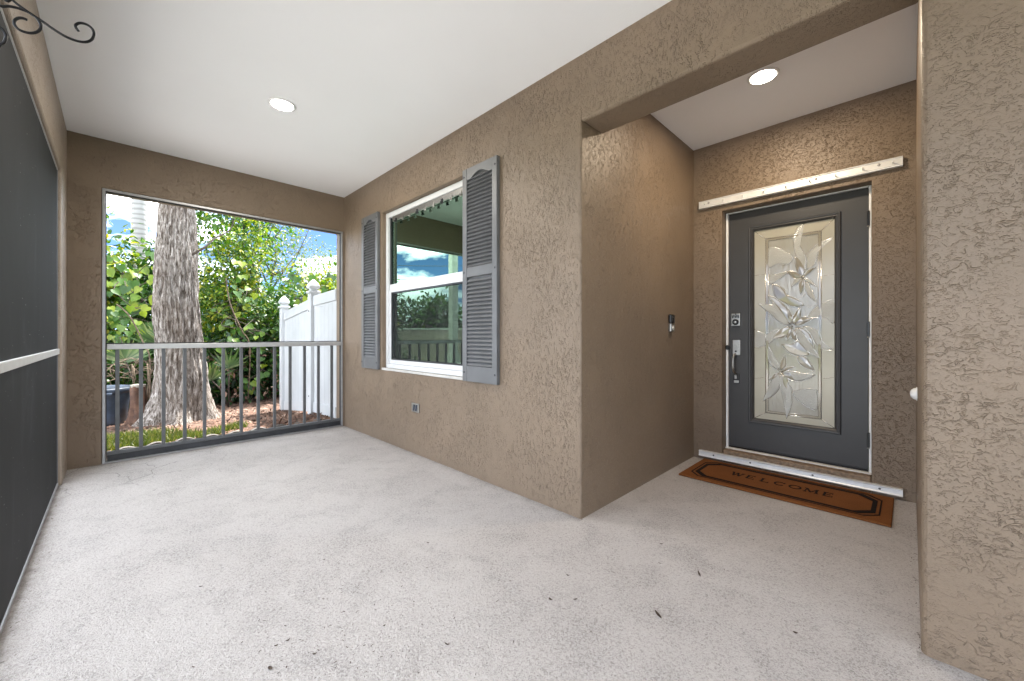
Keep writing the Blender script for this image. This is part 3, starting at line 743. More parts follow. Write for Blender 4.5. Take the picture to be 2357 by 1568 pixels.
# hardware
dbt = MB().box(-1.110, -1.040, YS - .022, YS - .001, 1.188, 1.298).build('deadbolt', 'nickel', door, .004)
MB().lathe((-1.075, YS - .022, 1.222), [(.026, 0), (.026, -.004), (.021, -.008), (.019, -.006), (.012, -.006), (.012, -.012), (0, -.013)], 'y', 24).build('key_ring', 'black_plastic', dbt)
MB().lathe((-1.075, YS - .031, 1.222), [(.010, 0), (.010, -.006), (0, -.007)], 'y', 20).build('key_cylinder', 'nickel', dbt)
for i in range(5): MB().box(-1.103 + i * .0118, -1.095 + i * .0118, YS - .0245, YS - .0222, 1.256 + .004 * (i % 2), 1.286 - .005 * ((i + 1) % 2)).build('keypad_button', 'black_plastic', dbt)
MB().lathe((-1.074, YS - .0222, 1.290), [(.006, 0), (.006, -.002), (0, -.003)], 'y', 12).build('keypad_button', 'black_plastic', dbt)
hd = MB().box(-1.100, -1.040, YS - .016, YS - .001, .935, 1.067).build('handle_plate', 'nickel', door, .003)
MB().lathe((-1.074, YS - .016, .968), [(.008, 0), (.008, -.003), (0, -.004)], 'y', 16).build('thumb_pivot', 'black_plastic', hd)
hp = [(-1.078, YS - .014, .945), (-1.080, YS - .040, .938), (-1.083, YS - .058, .915), (-1.084, YS - .062, .870), (-1.084, YS - .058, .815), (-1.080, YS - .040, .788), (-1.073, YS - .014, .772)]
MB().tube(smooth_path(hp), .0085, 12).build('pull_handle', 'nickel', door, smooth=True)
hb = MB().box(-1.094, -1.048, YS - .012, YS - .001, .690, .778).build('lower_plate', 'black_plastic', door, .003)
MB().box(-1.086, -1.068, YS - .017, YS - .0122, .728, .762).build('bolt_cover', 'nickel', hb, .002)
MB().box(-1.090, -1.052, YS - .015, YS - .0122, .694, .716).build('badge', 'nickel', hb, .001)
MB().lathe((sx0 - .006, YS - .016, 1.0), [(.022, 0), (.020, .008), (.0, .010)], 'y', 16).build('latch_strike', 'black_plastic', door)

# storm tracks above and below the door
def track(name, z0, z1, label, studs):
    t = thing(name, (-.69, YD, z0), label, 'track')
    x0, x1 = -1.343, -.036
    pr = [(YD - .002, z0), (YD - .034, z0), (YD - .036, z0 + .006), (YD - .030, z0 + .012), (YD - .028, z1 - .010), (YD - .034, z1 - .004), (YD - .034, z1), (YD - .002, z1)]
    MB().prism([(x0, y, z) for y, z in pr], (x1 - x0, 0, 0)).build('channel', 'white_metal', t, .001)
    if studs:
        for i in range(9):
            xx = x0 + .05 + i * (x1 - x0 - .1) / 8
            MB().tube([(xx, YD - .028, z0 + .030), (xx + .004, YD - .058, z0 + .034)], .0045, 8).build('stud', 'white_metal', t)
        for xx in (-1.26, -.50, -.155): MB().lathe((xx, YD - .0285, z0 + .038), [(.009, 0), (.009, -.004), (.004, -.006)], 'y', 10).build('bolt', 'aluminium', t)
    else:
        for xx in (-1.22, -.935, -.52, -.15): MB().lathe((xx, YD - .0285, z0 + .026), [(.007, 0), (.007, -.003), (.003, -.004)], 'y', 10).build('bolt', 'grey_bar', t)
track('upper_storm_track', 2.238, 2.302, 'white metal storm-panel track above the front door', True)
track('lower_storm_track', .030, .079, 'white metal storm-panel track at the foot of the front door', False)

# ================================================================== WELCOME MAT
mat = thing('door_mat', (-.69, 3.44, 0), 'orange-brown coir welcome mat lying before the front door', 'mat')
mx0, mx1, my0, my1 = -1.296, -.078, 3.150, 3.700
mbm = MB().box(mx0, mx1, my0, my1, .002, .016); mbm.build('mat_base', 'coir', mat, .004)
def flat(name, polys, mtl, parent, z=.0165, h=.0022):
    mb = MB()
    for pts in polys: mb.prism([(x, y, z) for x, y in pts], (0, 0, h))
    return mb.build(name, mtl, parent)
def octo(i, ch):
    a, b2, c2, d2 = mx0 + i, mx1 - i, my0 + i, my1 - i
    return [(a + ch, c2), (b2 - ch, c2), (b2, c2 + ch), (b2, d2 - ch), (b2 - ch, d2), (a + ch, d2), (a, d2 - ch), (a, c2 + ch)]
def band(o1, o2): return [[o1[i], o1[(i + 1) % 8], o2[(i + 1) % 8], o2[i]] for i in range(8)]
flat('mat_border', band(octo(.052, .070), octo(.060, .071)), 'coir_black', mat)
flat('mat_border', band(octo(.074, .074), octo(.098, .079)), 'coir_black', mat)
# WELCOME in spaced serif capitals, each letter a piece
def stroke(p, q, wd):
    (x0, y0_), (x1, y1_) = p, q; dx, dy = x1 - x0, y1_ - y0_; l = math.hypot(dx, dy); nx, ny = -dy / l * wd / 2, dx / l * wd / 2
    return [(x0 + nx, y0_ + ny), (x1 + nx, y1_ + ny), (x1 - nx, y1_ - ny), (x0 - nx, y0_ - ny)]
def arc(cx0, cy0, rx, ry, a0_, a1_, wd, n_=14):
    o_ = []
    for i in range(n_):
        t0_, t1_ = R(a0_ + (a1_ - a0_) * i / n_), R(a0_ + (a1_ - a0_) * (i + 1) / n_)
        o_.append([(cx0 + rx * math.cos(t0_), cy0 + ry * math.sin(t0_)), (cx0 + rx * math.cos(t1_), cy0 + ry * math.sin(t1_)),
                   (cx0 + (rx - wd) * math.cos(t1_), cy0 + (ry - wd * .8) * math.sin(t1_)), (cx0 + (rx - wd) * math.cos(t0_), cy0 + (ry - wd * .8) * math.sin(t0_))])
    return o_
T, TH = .011, .006
def letter(ch):
    if ch == 'W': return [stroke((-.38, 1), (-.2, 0), .16), stroke((-.2, 0), (0, .9), .08), stroke((0, .9), (.2, 0), .16), stroke((.2, 0), (.4, 1), .08), stroke((-.5, 1), (-.26, 1), .07), stroke((.28, 1), (.52, 1), .07), stroke((-.10, .95), (.08, .95), .06)]
    if ch == 'E': return [stroke((-.22, 0), (-.22, 1), .15), stroke((-.32, .03), (.28, .03), .08), stroke((-.32, .97), (.26, .97), .08), stroke((-.2, .5), (.12, .5), .08), stroke((.27, 0), (.27, .22), .06), stroke((.25, .8), (.25, 1), .06), stroke((.12, .4), (.12, .6), .05)]
    if ch == 'L': return [stroke((-.2, 0), (-.2, 1), .15), stroke((-.32, .03), (.30, .03), .08), stroke((-.32, .97), (-.06, .97), .08), stroke((.29, 0), (.29, .24), .06)]
    if ch == 'C': return arc(0, .5, .40, .52, 40, 320, .13) + [stroke((.31, .70), (.31, .98), .06)]
    if ch == 'O': return arc(0, .5, .44, .52, 0, 360, .13, 24)
    if ch == 'M': return [stroke((-.36, 0), (-.32, 1), .08), stroke((-.32, 1), (0, .1), .15), stroke((0, .1), (.32, 1), .08), stroke((.32, 1), (.36, 0), .15), stroke((-.48, .03), (-.24, .03), .07), stroke((.22, .03), (.5, .03), .07), stroke((-.46, .97), (-.28, .97), .07), stroke((.28, .97), (.46, .97), .07)]
for i, ch in enumerate('WELCOME'):
    cxl = -.960 + i * .0935; hgt = .082; k = 0
    polys = [[(cxl + x * .088, 3.412 + y * hgt) for x, y in q] for q in letter(ch)]
    for j, q in enumerate(polys):
        pass
    mbl = MB()
    for j, q in enumerate(polys): mbl.prism([(x, y, .0163 + .00008 * j) for x, y in q], (0, 0, .002))
    mbl.build('letter', 'coir_black', mat)

# ================================================================== RECESSED LAMPS
def lamp(x, y, r, watts, label, lamp_col=(1.0, .80, .57)):
    t = thing('recessed_lamp', (x, y, ZC), label, 'lamp', 'lit recessed ceiling lamps')
    MB().lathe((x, y, ZC), [(r * 1.30, -.001), (r * 1.30, -.004), (r * 1.12, -.009), (r * 1.0, -.006), (r * .98, -.003)], 'z', 40).build('trim_ring', 'white_paint', t, smooth=True)
    MB().lathe((x, y, ZC), [(r * .98, -.0025), (r * .96, -.0080), (r * .80, -.0125), (r * .45, -.0150), (0, -.0158)], 'z', 40).build('lens', 'lamp_lens', t)
    l = bpy.data.lights.new('lamp_light', 'AREA'); l.shape = 'DISK'; l.size = r * 1.9; l.energy = watts; l.color = lamp_col
    lo_ = bpy.data.objects.new('lamp_light', l); COL.objects.link(lo_); lo_.location = (x, y, ZC - .020); attach(lo_, t)
lamp(-3.245, .862, .070, 3.2, 'lit recessed lamp in the ceiling over the open porch', (1.0, .93, .84))
lamp(-.678, 2.985, .070, 2.2, 'lit recessed lamp in the ceiling of the door recess')

# ================================================================== GROUND OUTSIDE
def gz(x, y):
    h = -.13
    t = max(0, 1 - abs(x + 5.1) / 2.3); t = t * t * (3 - 2 * t)
    h += .13 * t + .05 * t * min(1, max(0, (y - .6) / 1.3))
    return h + .014 * mnoise.noise(Vector((x * 1.7, y * 1.7, 3)))
struct(MB().poly([(-400, -400, -.36), (400, -400, -.36), (400, 400, -.36), (-400, 400, -.36)]).build('lawn_ground', 'lawn', fix=False))
gm = MB(); nx_, ny_ = 90, 110
for i in range(nx_ + 1):
    for j in range(ny_ + 1):
        x = -5.11 - 9.5 * i / nx_; y = -5 + 11 * j / ny_; gm.v.append((x, y, gz(x, y)))
for i in range(nx_):
    for j in range(ny_):
        a = i * (ny_ + 1) + j; gm.f.append((a, a + 1, a + ny_ + 2, a + ny_ + 1))
gmo = gm.build('mulch_bed', 'mulch_soil', smooth=True, fix=False); struct(gmo)
struct(MB().box(-14, 14, -9.0, -.55, -.40, -.10).build('bounce_slab', 'concrete', bevel=.02))  # unseen pale concrete slab, added to bounce light up into the porch

# ------------------------------------------------------------------ leaf clouds
HEART = (np.array([(0, 0, 0), (-.30, -.14, .05), (-.50, .22, .09), (-.26, .68, .04), (0, 1, -.12), (.26, .68, .04), (.50, .22, .09), (.30, -.14, .05), (0, .42, -.03)]),
         [(0, 8, 2, 1), (8, 4, 3, 2), (0, 7, 6, 8), (8, 6, 5, 4)])
OVAL = (np.array([(0, 0, 0), (-.24, .34, .06), (-.16, .75, .03), (0, 1, -.06), (.16, .75, .03), (.24, .34, .06), (0, .5, -.02)]),
        [(0, 6, 2, 1), (6, 3, 2), (0, 5, 4, 6), (6, 4, 3)])
SMALL = (np.array([(0, 0, 0), (-.26, .5, .07), (0, 1, -.05), (.26, .5, .07)]), [(0, 2, 1), (0, 3, 2)])
CHIP = (np.array([(-.12, 0, 0), (.12, 0, .02), (.15, 1, .05), (-.10, 1, 0), (0, .5, .13)]), [(0, 1, 4), (1, 2, 4), (2, 3, 4), (3, 0, 4)])
BLADE = (np.array([(-.06, 0, 0), (.06, 0, 0), (.045, .55, .05), (-.045, .55, .05), (0, 1, .22)]), [(0, 1, 2, 3), (3, 2, 4)])
def leaf_mesh(name, tpl, pos, fwd, upv, size, tint, mat, parent=None):
    """many leaves in one mesh; each has base pos, growth direction fwd, upper-side vector upv"""
    tv, tf = tpl; n_ = len(pos); k = len(tv)
    f = fwd / np.linalg.norm(fwd, axis=1, keepdims=True)
    x = np.cross(f, upv); x /= np.linalg.norm(x, axis=1, keepdims=True) + 1e-9; u = np.cross(x, f)
    V = pos[:, None, :] + size[:, None, None] * (tv[None, :, 0:1] * x[:, None, :] + tv[None, :, 1:2] * f[:, None, :] + tv[None, :, 2:3] * u[:, None, :])
    V = V.reshape(-1, 3)
    loops = np.concatenate([np.array(q) for q in tf]); tot = np.array([len(q) for q in tf])
    LI = (loops[None, :] + (np.arange(n_) * k)[:, None]).reshape(-1); LT = np.tile(tot, n_); LS = np.concatenate([[0], np.cumsum(LT)[:-1]])
    me = bpy.data.meshes.new(name); me.vertices.add(len(V)); me.vertices.foreach_set('co', V.astype(np.float32).ravel())
    me.loops.add(len(LI)); me.loops.foreach_set('vertex_index', LI.astype(np.int32))
    me.polygons.add(len(LT)); me.polygons.foreach_set('loop_start', LS.astype(np.int32)); me.polygons.foreach_set('loop_total', LT.astype(np.int32))
    me.polygons.foreach_set('use_smooth', np.ones(len(LT), bool))
    at = me.attributes.new('tint', 'FLOAT', 'POINT'); at.data.foreach_set('value', np.repeat(tint, k).astype(np.float32))
    me.update(calc_edges=True); me.materials.append(M[mat])
    ob = bpy.data.objects.new(name, me); COL.objects.link(ob)
    if parent is not None: attach(ob, parent)
    return ob
def cloud(c, rad, n_, clumps, spread):
    """points gathered in clumps inside an ellipsoid, denser towards its skin"""
    c = np.array(c); rad = np.array(rad)
    d = RNG.normal(size=(clumps, 3)); d /= np.linalg.norm(d, axis=1, keepdims=True)
    cc = d * (RNG.random((clumps, 1)) ** .45) * rad * .95
    p = cc[RNG.integers(0, clumps, n_)] + RNG.normal(size=(n_, 3)) * spread * np.minimum(1, rad / rad.max() + .3)
    outd = p / rad; outd /= np.linalg.norm(outd, axis=1, keepdims=True) + 1e-9
    return c + p, outd
def rand_leaf_dirs(outd, n_, droop=.35):
    f = outd * .7 + RNG.normal(size=(n_, 3)) * .65; f[:, 2] -= droop
    u = outd * .5 + np.array([0, 0, .9]) + RNG.normal(size=(n_, 3)) * .45
    return f, u
def bush(label, base, c, rad, n_, size, mat, tpl=OVAL, clumps=60, spread=.16, tint=(.0, .75), name='shrub', cat='shrub', group=None, stems=6, droop=.35, zmin=None):
    t = thing(name, base, label, cat, group)
    p, od = cloud(c, rad, n_, clumps, spread)
    if zmin is not None: p[:, 2] = np.maximum(p[:, 2], zmin + RNG.random(n_) * .25)
    f, u = rand_leaf_dirs(od, n_, droop)
    tn = np.clip(tint[0] + (tint[1] - tint[0]) * RNG.random(n_) + .12 * RNG.normal(size=n_), 0, 1)
    yl = RNG.random(n_) < .015; tn[yl] = 1
    leaf_mesh('foliage', tpl, p, f, u, size * (.6 + .7 * RNG.random(n_)), tn, mat, t)
    for k in range(stems):
        a = random.random() * 6.28; e = Vector(c) + Vector((math.cos(a) * rad[0] * .6, math.sin(a) * rad[1] * .6, rad[2] * random.uniform(.1, .75)))
        b0 = Vector(base) + Vector((random.uniform(-.12, .12), random.uniform(-.12, .12), -.05)); pts = []
        for q in range(7):
            s_ = q / 6; pp = b0.lerp(e, s_); pp += Vector((random.uniform(-.06, .06), random.uniform(-.06, .06), .15 * math.sin(s_ * 3.1)))
            pts.append(pp)
        MB().tube(pts, [.022 * (1 - .75 * q / 6) for q in range(7)], 6).build('stem', 'twig', t, smooth=True)
    return t

# hedge row behind the trunk
GR = 'shrubs in the hedge behind the big trunk'
bush('tall green shrub with lime upper leaves left of the big trunk', (-10.6, -.55, -.15), (-10.6, -.55, 1.75), (1.1, 1.0, 2.05), 9000, .115, 'leaf_lime', clumps=95, tint=(.0, .95), group=GR)
bush('dense dark green shrub directly behind the big trunk', (-10.9, .75, -.15), (-10.9, .75, 1.45), (1.0, 1.0, 1.75), 7000, .11, 'leaf_green', clumps=60, group=GR)
bush('tall bright green shrub right of the big trunk', (-10.0, 1.75, -.15), (-10.0, 1.75, 1.95), (1.0, .82, 2.15), 11000, .088, 'leaf_lime', clumps=130, tint=(.05, .9), group=GR)
bush('leafy deep green shrub next to the white fence end post', (-9.3, 2.35, -.15), (-9.3, 2.45, .95), (.9, .75, 1.35), 7500, .10, 'leaf_green', clumps=60, tint=(.1, .75), group=GR)
bush('lime shrub with yellow leaves rising behind the white fence', (-10.2, 3.7, -.15), (-10.2, 3.7, 1.45), (1.2, 1.15, 1.55), 8000, .105, 'leaf_lime', clumps=80, tint=(.25, 1.0), group=GR)
bush('yellow-green shrub behind the fence near the house', (-9.6, 5.2, -.15), (-9.6, 5.2, 1.5), (1.2, 1.2, 1.75), 7000, .105, 'leaf_lime', clumps=50, tint=(.3, 1.0), group=GR)
bush('low dark undergrowth shrub beside the blue tub', (-9.4, -.4, -.15), (-9.5, -.3, .35), (.8, .9, .75), 2600, .14, 'leaf_green', clumps=40, tint=(.0, .6), group=GR, zmin=-.1)
bush('low dark undergrowth shrub right of the trunk foot', (-9.0, 1.55, -.15), (-9.1, 1.6, .40), (.7, .7, .80), 2600, .14, 'leaf_dark', clumps=40, tint=(.0, .8), group=GR, zmin=-.1)
# the dark back of the hedge that closes the view
bush('deep green thicket closing the back of the garden', (-13.2, 1.0, -.15), (-13.2, 1.2, 1.0), (1.2, 4.6, 1.6), 7000, .24, 'leaf_dark', clumps=110, spread=.3, tint=(.0, .8), name='thicket', cat='thicket', stems=8)
# fine-leaved trees against the sky
def tree(label, base, h, c, rad, n_, size, mat, tpl, clumps, spread, tint, trunk_r=.09, limbs=9, bark='twig', group=None, droop=.2):
    t = thing('tree', base, label, 'tree', group)
    p, od = cloud(c, rad, n_, clumps, spread); f, u = rand_leaf_dirs(od, n_, droop)
    tn = np.clip(tint[0] + (tint[1] - tint[0]) * RNG.random(n_), 0, 1)
    leaf_mesh('crown', tpl, p, f, u, size * (.6 + .7 * RNG.random(n_)), tn, mat, t)
    b0 = Vector(base); top = Vector((c[0], c[1], c[2] + rad[2] * .3)); pts = [b0.lerp(top, q / 8) + Vector((.06 * math.sin(q * 1.3), .06 * math.cos(q * 1.7), 0)) for q in range(9)]
    tk = MB().tube(pts, [trunk_r * (1 - .08 * q) for q in range(9)], 10).build('trunk', bark, t, smooth=True)
    for k in range(limbs):
        s_ = pts[3 + k % 5]; a = 6.28 * k / limbs + random.random()
        e = Vector(c) + Vector((math.cos(a) * rad[0] * .8, math.sin(a) * rad[1] * .8, rad[2] * random.uniform(-.35, .7)))
        MB().tube([s_.lerp(e, q / 5) + Vector((0, 0, .12 * math.sin(q / 5 * 3.1))) for q in range(6)], [trunk_r * .42 * (1 - .16 * q) for q in range(6)], 6).build('limb', bark, t, smooth=True)
    return t
tree('airy small-leaved tree with sky showing through its crown', (-15.5, 3.6, -.2), 4, (-15.5, 3.9, 3.75), (1.7, 2.1, 1.7), 4200, .10, 'leaf_olive', SMALL, 80, .26, (.1, .9), .08)
tree('tall thin leafy tree whose twigs reach over the hedge', (-11.4, 2.1, -.2), 4, (-11.2, 2.2, 4.0), (1.0, 1.3, 1.1), 2800, .12, 'leaf_green', OVAL, 46, .20, (.2, .9), .06)
tree('bushy tree with orange-tipped leaves beyond the fence', (-14.5, 6.2, -.2), 4, (-14.5, 6.4, 3.0), (1.3, 1.5, 1.6), 3600, .13, 'leaf_lime', OVAL, 60, .22, (.1, .9), .08)

# ------------------------------------------------------------------ heart-leaved vines: every big leaf an object
def heart_obj(name):
    P = [(0, 0, 0), (-.16, -.12, .03), (-.36, -.08, .06), (-.50, .16, .08), (-.44, .44, .06), (-.22, .76, .02), (0, 1.02, -.10), (.22, .76, .02), (.44, .44, .06), (.50, .16, .08), (.36, -.08, .06), (.16, -.12, .03), (0, .36, -.04), (0, .7, -.06)]
    fs = [(0, 12, 3, 2, 1), (12, 13, 5, 4, 3), (13, 6, 5), (0, 11, 10, 9, 12), (12, 9, 8, 7, 13), (13, 7, 6)]
    return P, fs
HP, HF = heart_obj('leaf')
def heart_mesh(tint):
    me = bpy.data.meshes.new('heart_leaf'); me.from_pydata(HP, [], HF)
    for p in me.polygons: p.use_smooth = True
    at = me.attributes.new('tint', 'FLOAT', 'POINT'); at.data.foreach_set('value', [tint] * len(HP)); me.materials.append(M['leaf_lime']); me.update(); return me
HM = [heart_mesh(t) for t in (.08, .20, .32, .45, .58, .72)]
def vine(label, base, regions):
    """regions: (px0,px1,py0,py1,distance along X, count, size) on the hedge face"""
    t = thing('vine', base, label, 'vine', 'heart-leaved vines on the hedge')
    runs = []
    for (a, b2, c2, d2, X, cnt, sz) in regions:
        for i in range(cnt):
            p = on_x(random.uniform(a, b2), random.uniform(c2, d2), X + random.uniform(-.45, .35))
            o_ = bpy.data.objects.new('leaf', random.choice(HM)); COL.objects.link(o_); o_.parent = t
            o_.location = p - Vector(base); s_ = sz * random.uniform(.65, 1.25); o_.scale = (s_, s_, s_)
            fw = Vector((random.uniform(.0, .55), random.uniform(-.6, .6), random.uniform(-1.0, -.25))).normalized()
            up_ = Vector((1.0, random.uniform(-.5, .5), random.uniform(.2, 1.1))); xx = fw.cross(up_).normalized(); uu = xx.cross(fw)
            from mathutils import Matrix
            o_.rotation_euler = Matrix((xx, fw, uu)).transposed().to_euler(); runs.append(p)
    runs.sort(key=lambda p: p.z)
    for k in range(5):
        sel = runs[k::5][::max(1, len(runs) // 40)]
        MB().tube(smooth_path([Vector(base)] + [p + Vector((-.12, 0, .02)) for p in sel], 3), .006, 5).build('stem', 'twig', t, smooth=True)
vine('bright heart-leaved vine climbing left of the big trunk', (-9.6, .1, -.14), [(248, 362, 560, 790, -9.4, 70, .135), (250, 300, 700, 830, -9.1, 20, .11)])
vine('heart-leaved vine hanging right of the big trunk', (-8.6, 1.8, -.14), [(520, 640, 650, 900, -8.5, 60, .115), (475, 560, 700, 880, -8.7, 26, .10), (540, 575, 600, 700, -8.4, 14, .12)])
vine('yellow-green heart-leaved vine draped behind the white fence', (-8.6, 3.0, -.14), [(640, 780, 620, 720, -9.0, 45, .12)])

for (pp, lab) in (([(520, 640), (530, 700), (556, 760), (575, 800)], 'thin bare creeper looping down right of the big trunk'), ([(268, 700), (300, 730), (330, 790), (345, 830)], 'thin bare creeper looping down left of the big trunk')):
    tag(MB().tube(smooth_path([on_x(a, b2, -8.35) for a, b2 in pp] + [Vector((-8.5, on_x(*pp[-1], -8.35).y, -.15))]), .010, 6).build('bare_creeper', 'straw', smooth=True), lab, 'creeper', 'bare creepers in the hedge')
n6 = 260; cpos = np.stack([-8.3 - .5 * RNG.random(n6), .9 + 1.3 * RNG.random(n6), .0 + .9 * RNG.random(n6) ** 2], 1)
f_, u_ = rand_leaf_dirs(RNG.normal(size=(n6, 3)), n6)
stuff(leaf_mesh('dead_leaves', OVAL, cpos, f_, u_, .05 + .07 * RNG.random(n6), RNG.random(n6), 'mulch_chip'))
# ------------------------------------------------------------------ big tree
TX, TY = -7.55, .66
tree_t = thing('oak_tree', (TX, TY, gz(TX, TY)), 'big furrowed grey-brown tree trunk with flared roots beyond the railing', 'tree')
tb = MB(); ringN, segN = 190, 150; z0 = gz(TX, TY) - .15
for i in range(ringN + 1):
    t = (i / ringN) ** 1.15; z = z0 + t * 5.6; hz = z - z0
    r = float(np.interp(z, [-.3, .1, .49, .93, 1.56, 2.2, 3.0, 5.6], [.34, .31, .285, .262, .248, .225, .178, .14]))
    fl = math.exp(-max(hz - .1, 0) / .24) * .19
    cxo = TX + .03 * math.sin(hz * 1.1); cyo = TY - .008 * hz + .018 * math.sin(hz * 2.1)
    for j in range(segN):
        a = 2 * math.pi * j / segN
        lobe = .5 + .5 * math.cos(a * 5 + .6 + .5 * math.sin(a * 2)); rr = r + fl * (.35 + .85 * lobe)
        bulge = .03 * mnoise.noise(Vector((math.cos(a) * 1.4, math.sin(a) * 1.4, z * .9)))
        ca, sa = math.cos(a), math.sin(a)
        q = Vector((ca * 7.5 + .3 * math.sin(z * 3), sa * 7.5, z * 1.7))
        cr = abs(mnoise.noise(q)) ; cr2 = abs(mnoise.noise(q * 2.3 + Vector((5, 1, 2))))
        rr += bulge + .030 * min(cr * 2.4, 1) + .014 * min(cr2 * 2.6, 1) - .02
        tb.v.append((cxo + rr * ca, cyo + rr * sa, z))
for i in range(ringN):
    for j in range(segN):
        j2 = (j + 1) % segN; tb.f.append((i * segN + j, i * segN + j2, (i + 1) * segN + j2, (i + 1) * segN + j))
tb.build('trunk', 'bark', tree_t, smooth=True, fix=False)
topz = z0 + 5.4
for k in range(7):
    a = k * .9 + .3; L_ = random.uniform(1.6, 2.6)
    s_ = Vector((TX, TY - .05, topz - .3 * (k % 3))); e = s_ + Vector((math.cos(a) * L_, math.sin(a) * L_, random.uniform(.6, 1.8)))
    MB().tube([s_.lerp(e, q / 6) + Vector((0, 0, .25 * math.sin(q / 6 * 3.1))) for q in range(7)], [.15 * (1 - .13 * q) for q in range(7)], 9).build('limb', 'bark', tree_t, smooth=True)
p_, od_ = cloud((TX, TY, topz + 1.4), (2.7, 2.7, 1.3), 7000, 90, .3); f_, u_ = rand_leaf_dirs(od_, 7000)
leaf_mesh('crown', OVAL, p_, f_, u_, .15 * (.6 + .7 * RNG.random(7000)), RNG.random(7000) * .8, 'leaf_green', tree_t)
# a twig that leaves the trunk on its right
tw0 = on_x(456, 586, TX + .15); tw = [tw0 + Vector((0, -.08, -.02)), tw0 + Vector((0, .08, .12)), tw0 + Vector((-.1, .22, .30)), tw0 + Vector((-.2, .42, .48)), tw0 + Vector((-.2, .5, .75))]
MB().tube(smooth_path(tw), [.019 * (1 - .03 * q) for q in range(25)], 7).build('limb', 'twig', tree_t, smooth=True)

# palm with a ringed pale trunk behind the hedge
pb = (-13.6, .42, -.2)
pt = thing('palm_tree', pb, 'pale ringed palm trunk rising behind the hedge', 'palm tree')
pm = []
for q in range(60): pm.append((.165 + .004 * math.sin(q * 1.5) - .0004 * q, q * .16))
MB().lathe(pb, pm, 'z', 28).build('trunk', 'palm_bark', pt, smooth=True)
def frond_leaf(mb_pts, root, direction, L_, n_, width, droop, size):
    d = Vector(direction).normalized(); side = d.cross(Vector((0, 0, 1))).normalized(); P, Fw, U, Sz = [], [], [], []
    for k in range(n_):
        t = (k + 1) / n_; c = Vector(root) + d * L_ * t + Vector((0, 0, -droop * t * t))
        for s_ in (-1, 1):
            P.append(c); Fw.append(side * s_ + d * .6 + Vector((0, 0, -.25))); U.append((0, 0, 1)); Sz.append(size * (1 - .5 * abs(t - .45)))
    return np.array(P), np.array([tuple(x) for x in Fw]), np.array(U, float), np.array(Sz)
PP, FF, UU, SS = [], [], [], []
for k in range(14):
    a = k * 6.28 / 14; q = frond_leaf(None, Vector(pb) + Vector((0, 0, 9.45)), (math.cos(a), math.sin(a), .45 + .3 * (k % 3)), 2.6, 26, .5, 1.5, .75)
    PP.append(q[0]); FF.append(q[1]); UU.append(q[2]); SS.append(q[3])
PP, FF, UU, SS = map(np.concatenate, (PP, FF, UU, SS))
leaf_mesh('fronds', BLADE, PP.astype(float), FF, UU, SS, RNG.random(len(PP)), 'frond', pt)
# dead hanging frond near the palm, and palmetto fans
def fan(label, base, c, n_, L_, mat, name='palmetto', cat='palmetto', tint=(.2, 1), spread=2.6, aim=(1, 0, .35), count=4):
    t = thing(name, base, label, cat)
    aim = Vector(aim).normalized(); P, Fw, U = [], [], []
    for fidx in range(count):
        cc = Vector(c) + Vector((random.uniform(-.15, .15), random.uniform(-.35, .35), random.uniform(-.15, .25)))
        MB().tube([Vector(base), Vector(base).lerp(cc, .5) + Vector((0, 0, .08)), cc], [.012, .010, .008], 6).build('stalk', 'twig', t, smooth=True)
        side = aim.cross(Vector((0, 0, 1))).normalized(); up_ = side.cross(aim) + Vector((random.uniform(-.2, .2),) * 3)
        for k in range(n_):
            an = (k / (n_ - 1) - .5) * spread; P.append(tuple(cc)); Fw.append(tuple(up_ * math.cos(an) + side * math.sin(an) + aim * .35)); U.append(tuple(aim))
    n2 = len(P); leaf_mesh('fan_blades', BLADE, np.array(P), np.array(Fw), np.array(U, float), L_ * (.75 + .4 * RNG.random(n2)), tint[0] + (tint[1] - tint[0]) * RNG.random(n2), mat, t)
fan('pale green fan palmetto tucked left of the big trunk', (-8.6, .30, -.13), (-8.7, .30, .80), 18, .42, 'frond', count=3)
fan('small spiky palmetto right of the big trunk', (-8.3, 1.38, -.13), (-8.35, 1.42, .45), 11, .34, 'frond', count=2)
dr = thing('dead_fronds', (-8.9, -.12, -.12), 'tangle of dry brown fronds lying over the blue tub', 'dead fronds')
n2 = 70; P = np.array([-8.75, -.02, .62]) + RNG.normal(size=(n2, 3)) * np.array([.25, .34, .10]); Fw = np.stack([RNG.normal(size=n2) * .5, RNG.normal(size=n2), RNG.normal(size=n2) * .35 - .15], 1)
dmsh = MB()
for k in range(n2):
    p0 = Vector(P[k]); d = Vector(Fw[k]).normalized(); L_ = random.uniform(.2, .55)
    dmsh.tube([p0, p0 + d * L_ * .5 + Vector((0, 0, .03)), p0 + d * L_ + Vector((0, 0, -.06))], [.008, .006, .003], 5)
stuff(dmsh.build('dry_stalks', 'straw', dr, smooth=True, fix=False))
for k in range(5):
    x, y = -8.9 + .1 * k, -.35 + .17 * k
    MB().tube([(x, y, gz(x, y) - .03), (x + .05, y + .04, .35), (x + .1, y + .02, .66)], [.014, .012, .009], 6).build('stalk', 'straw', dr, smooth=True)

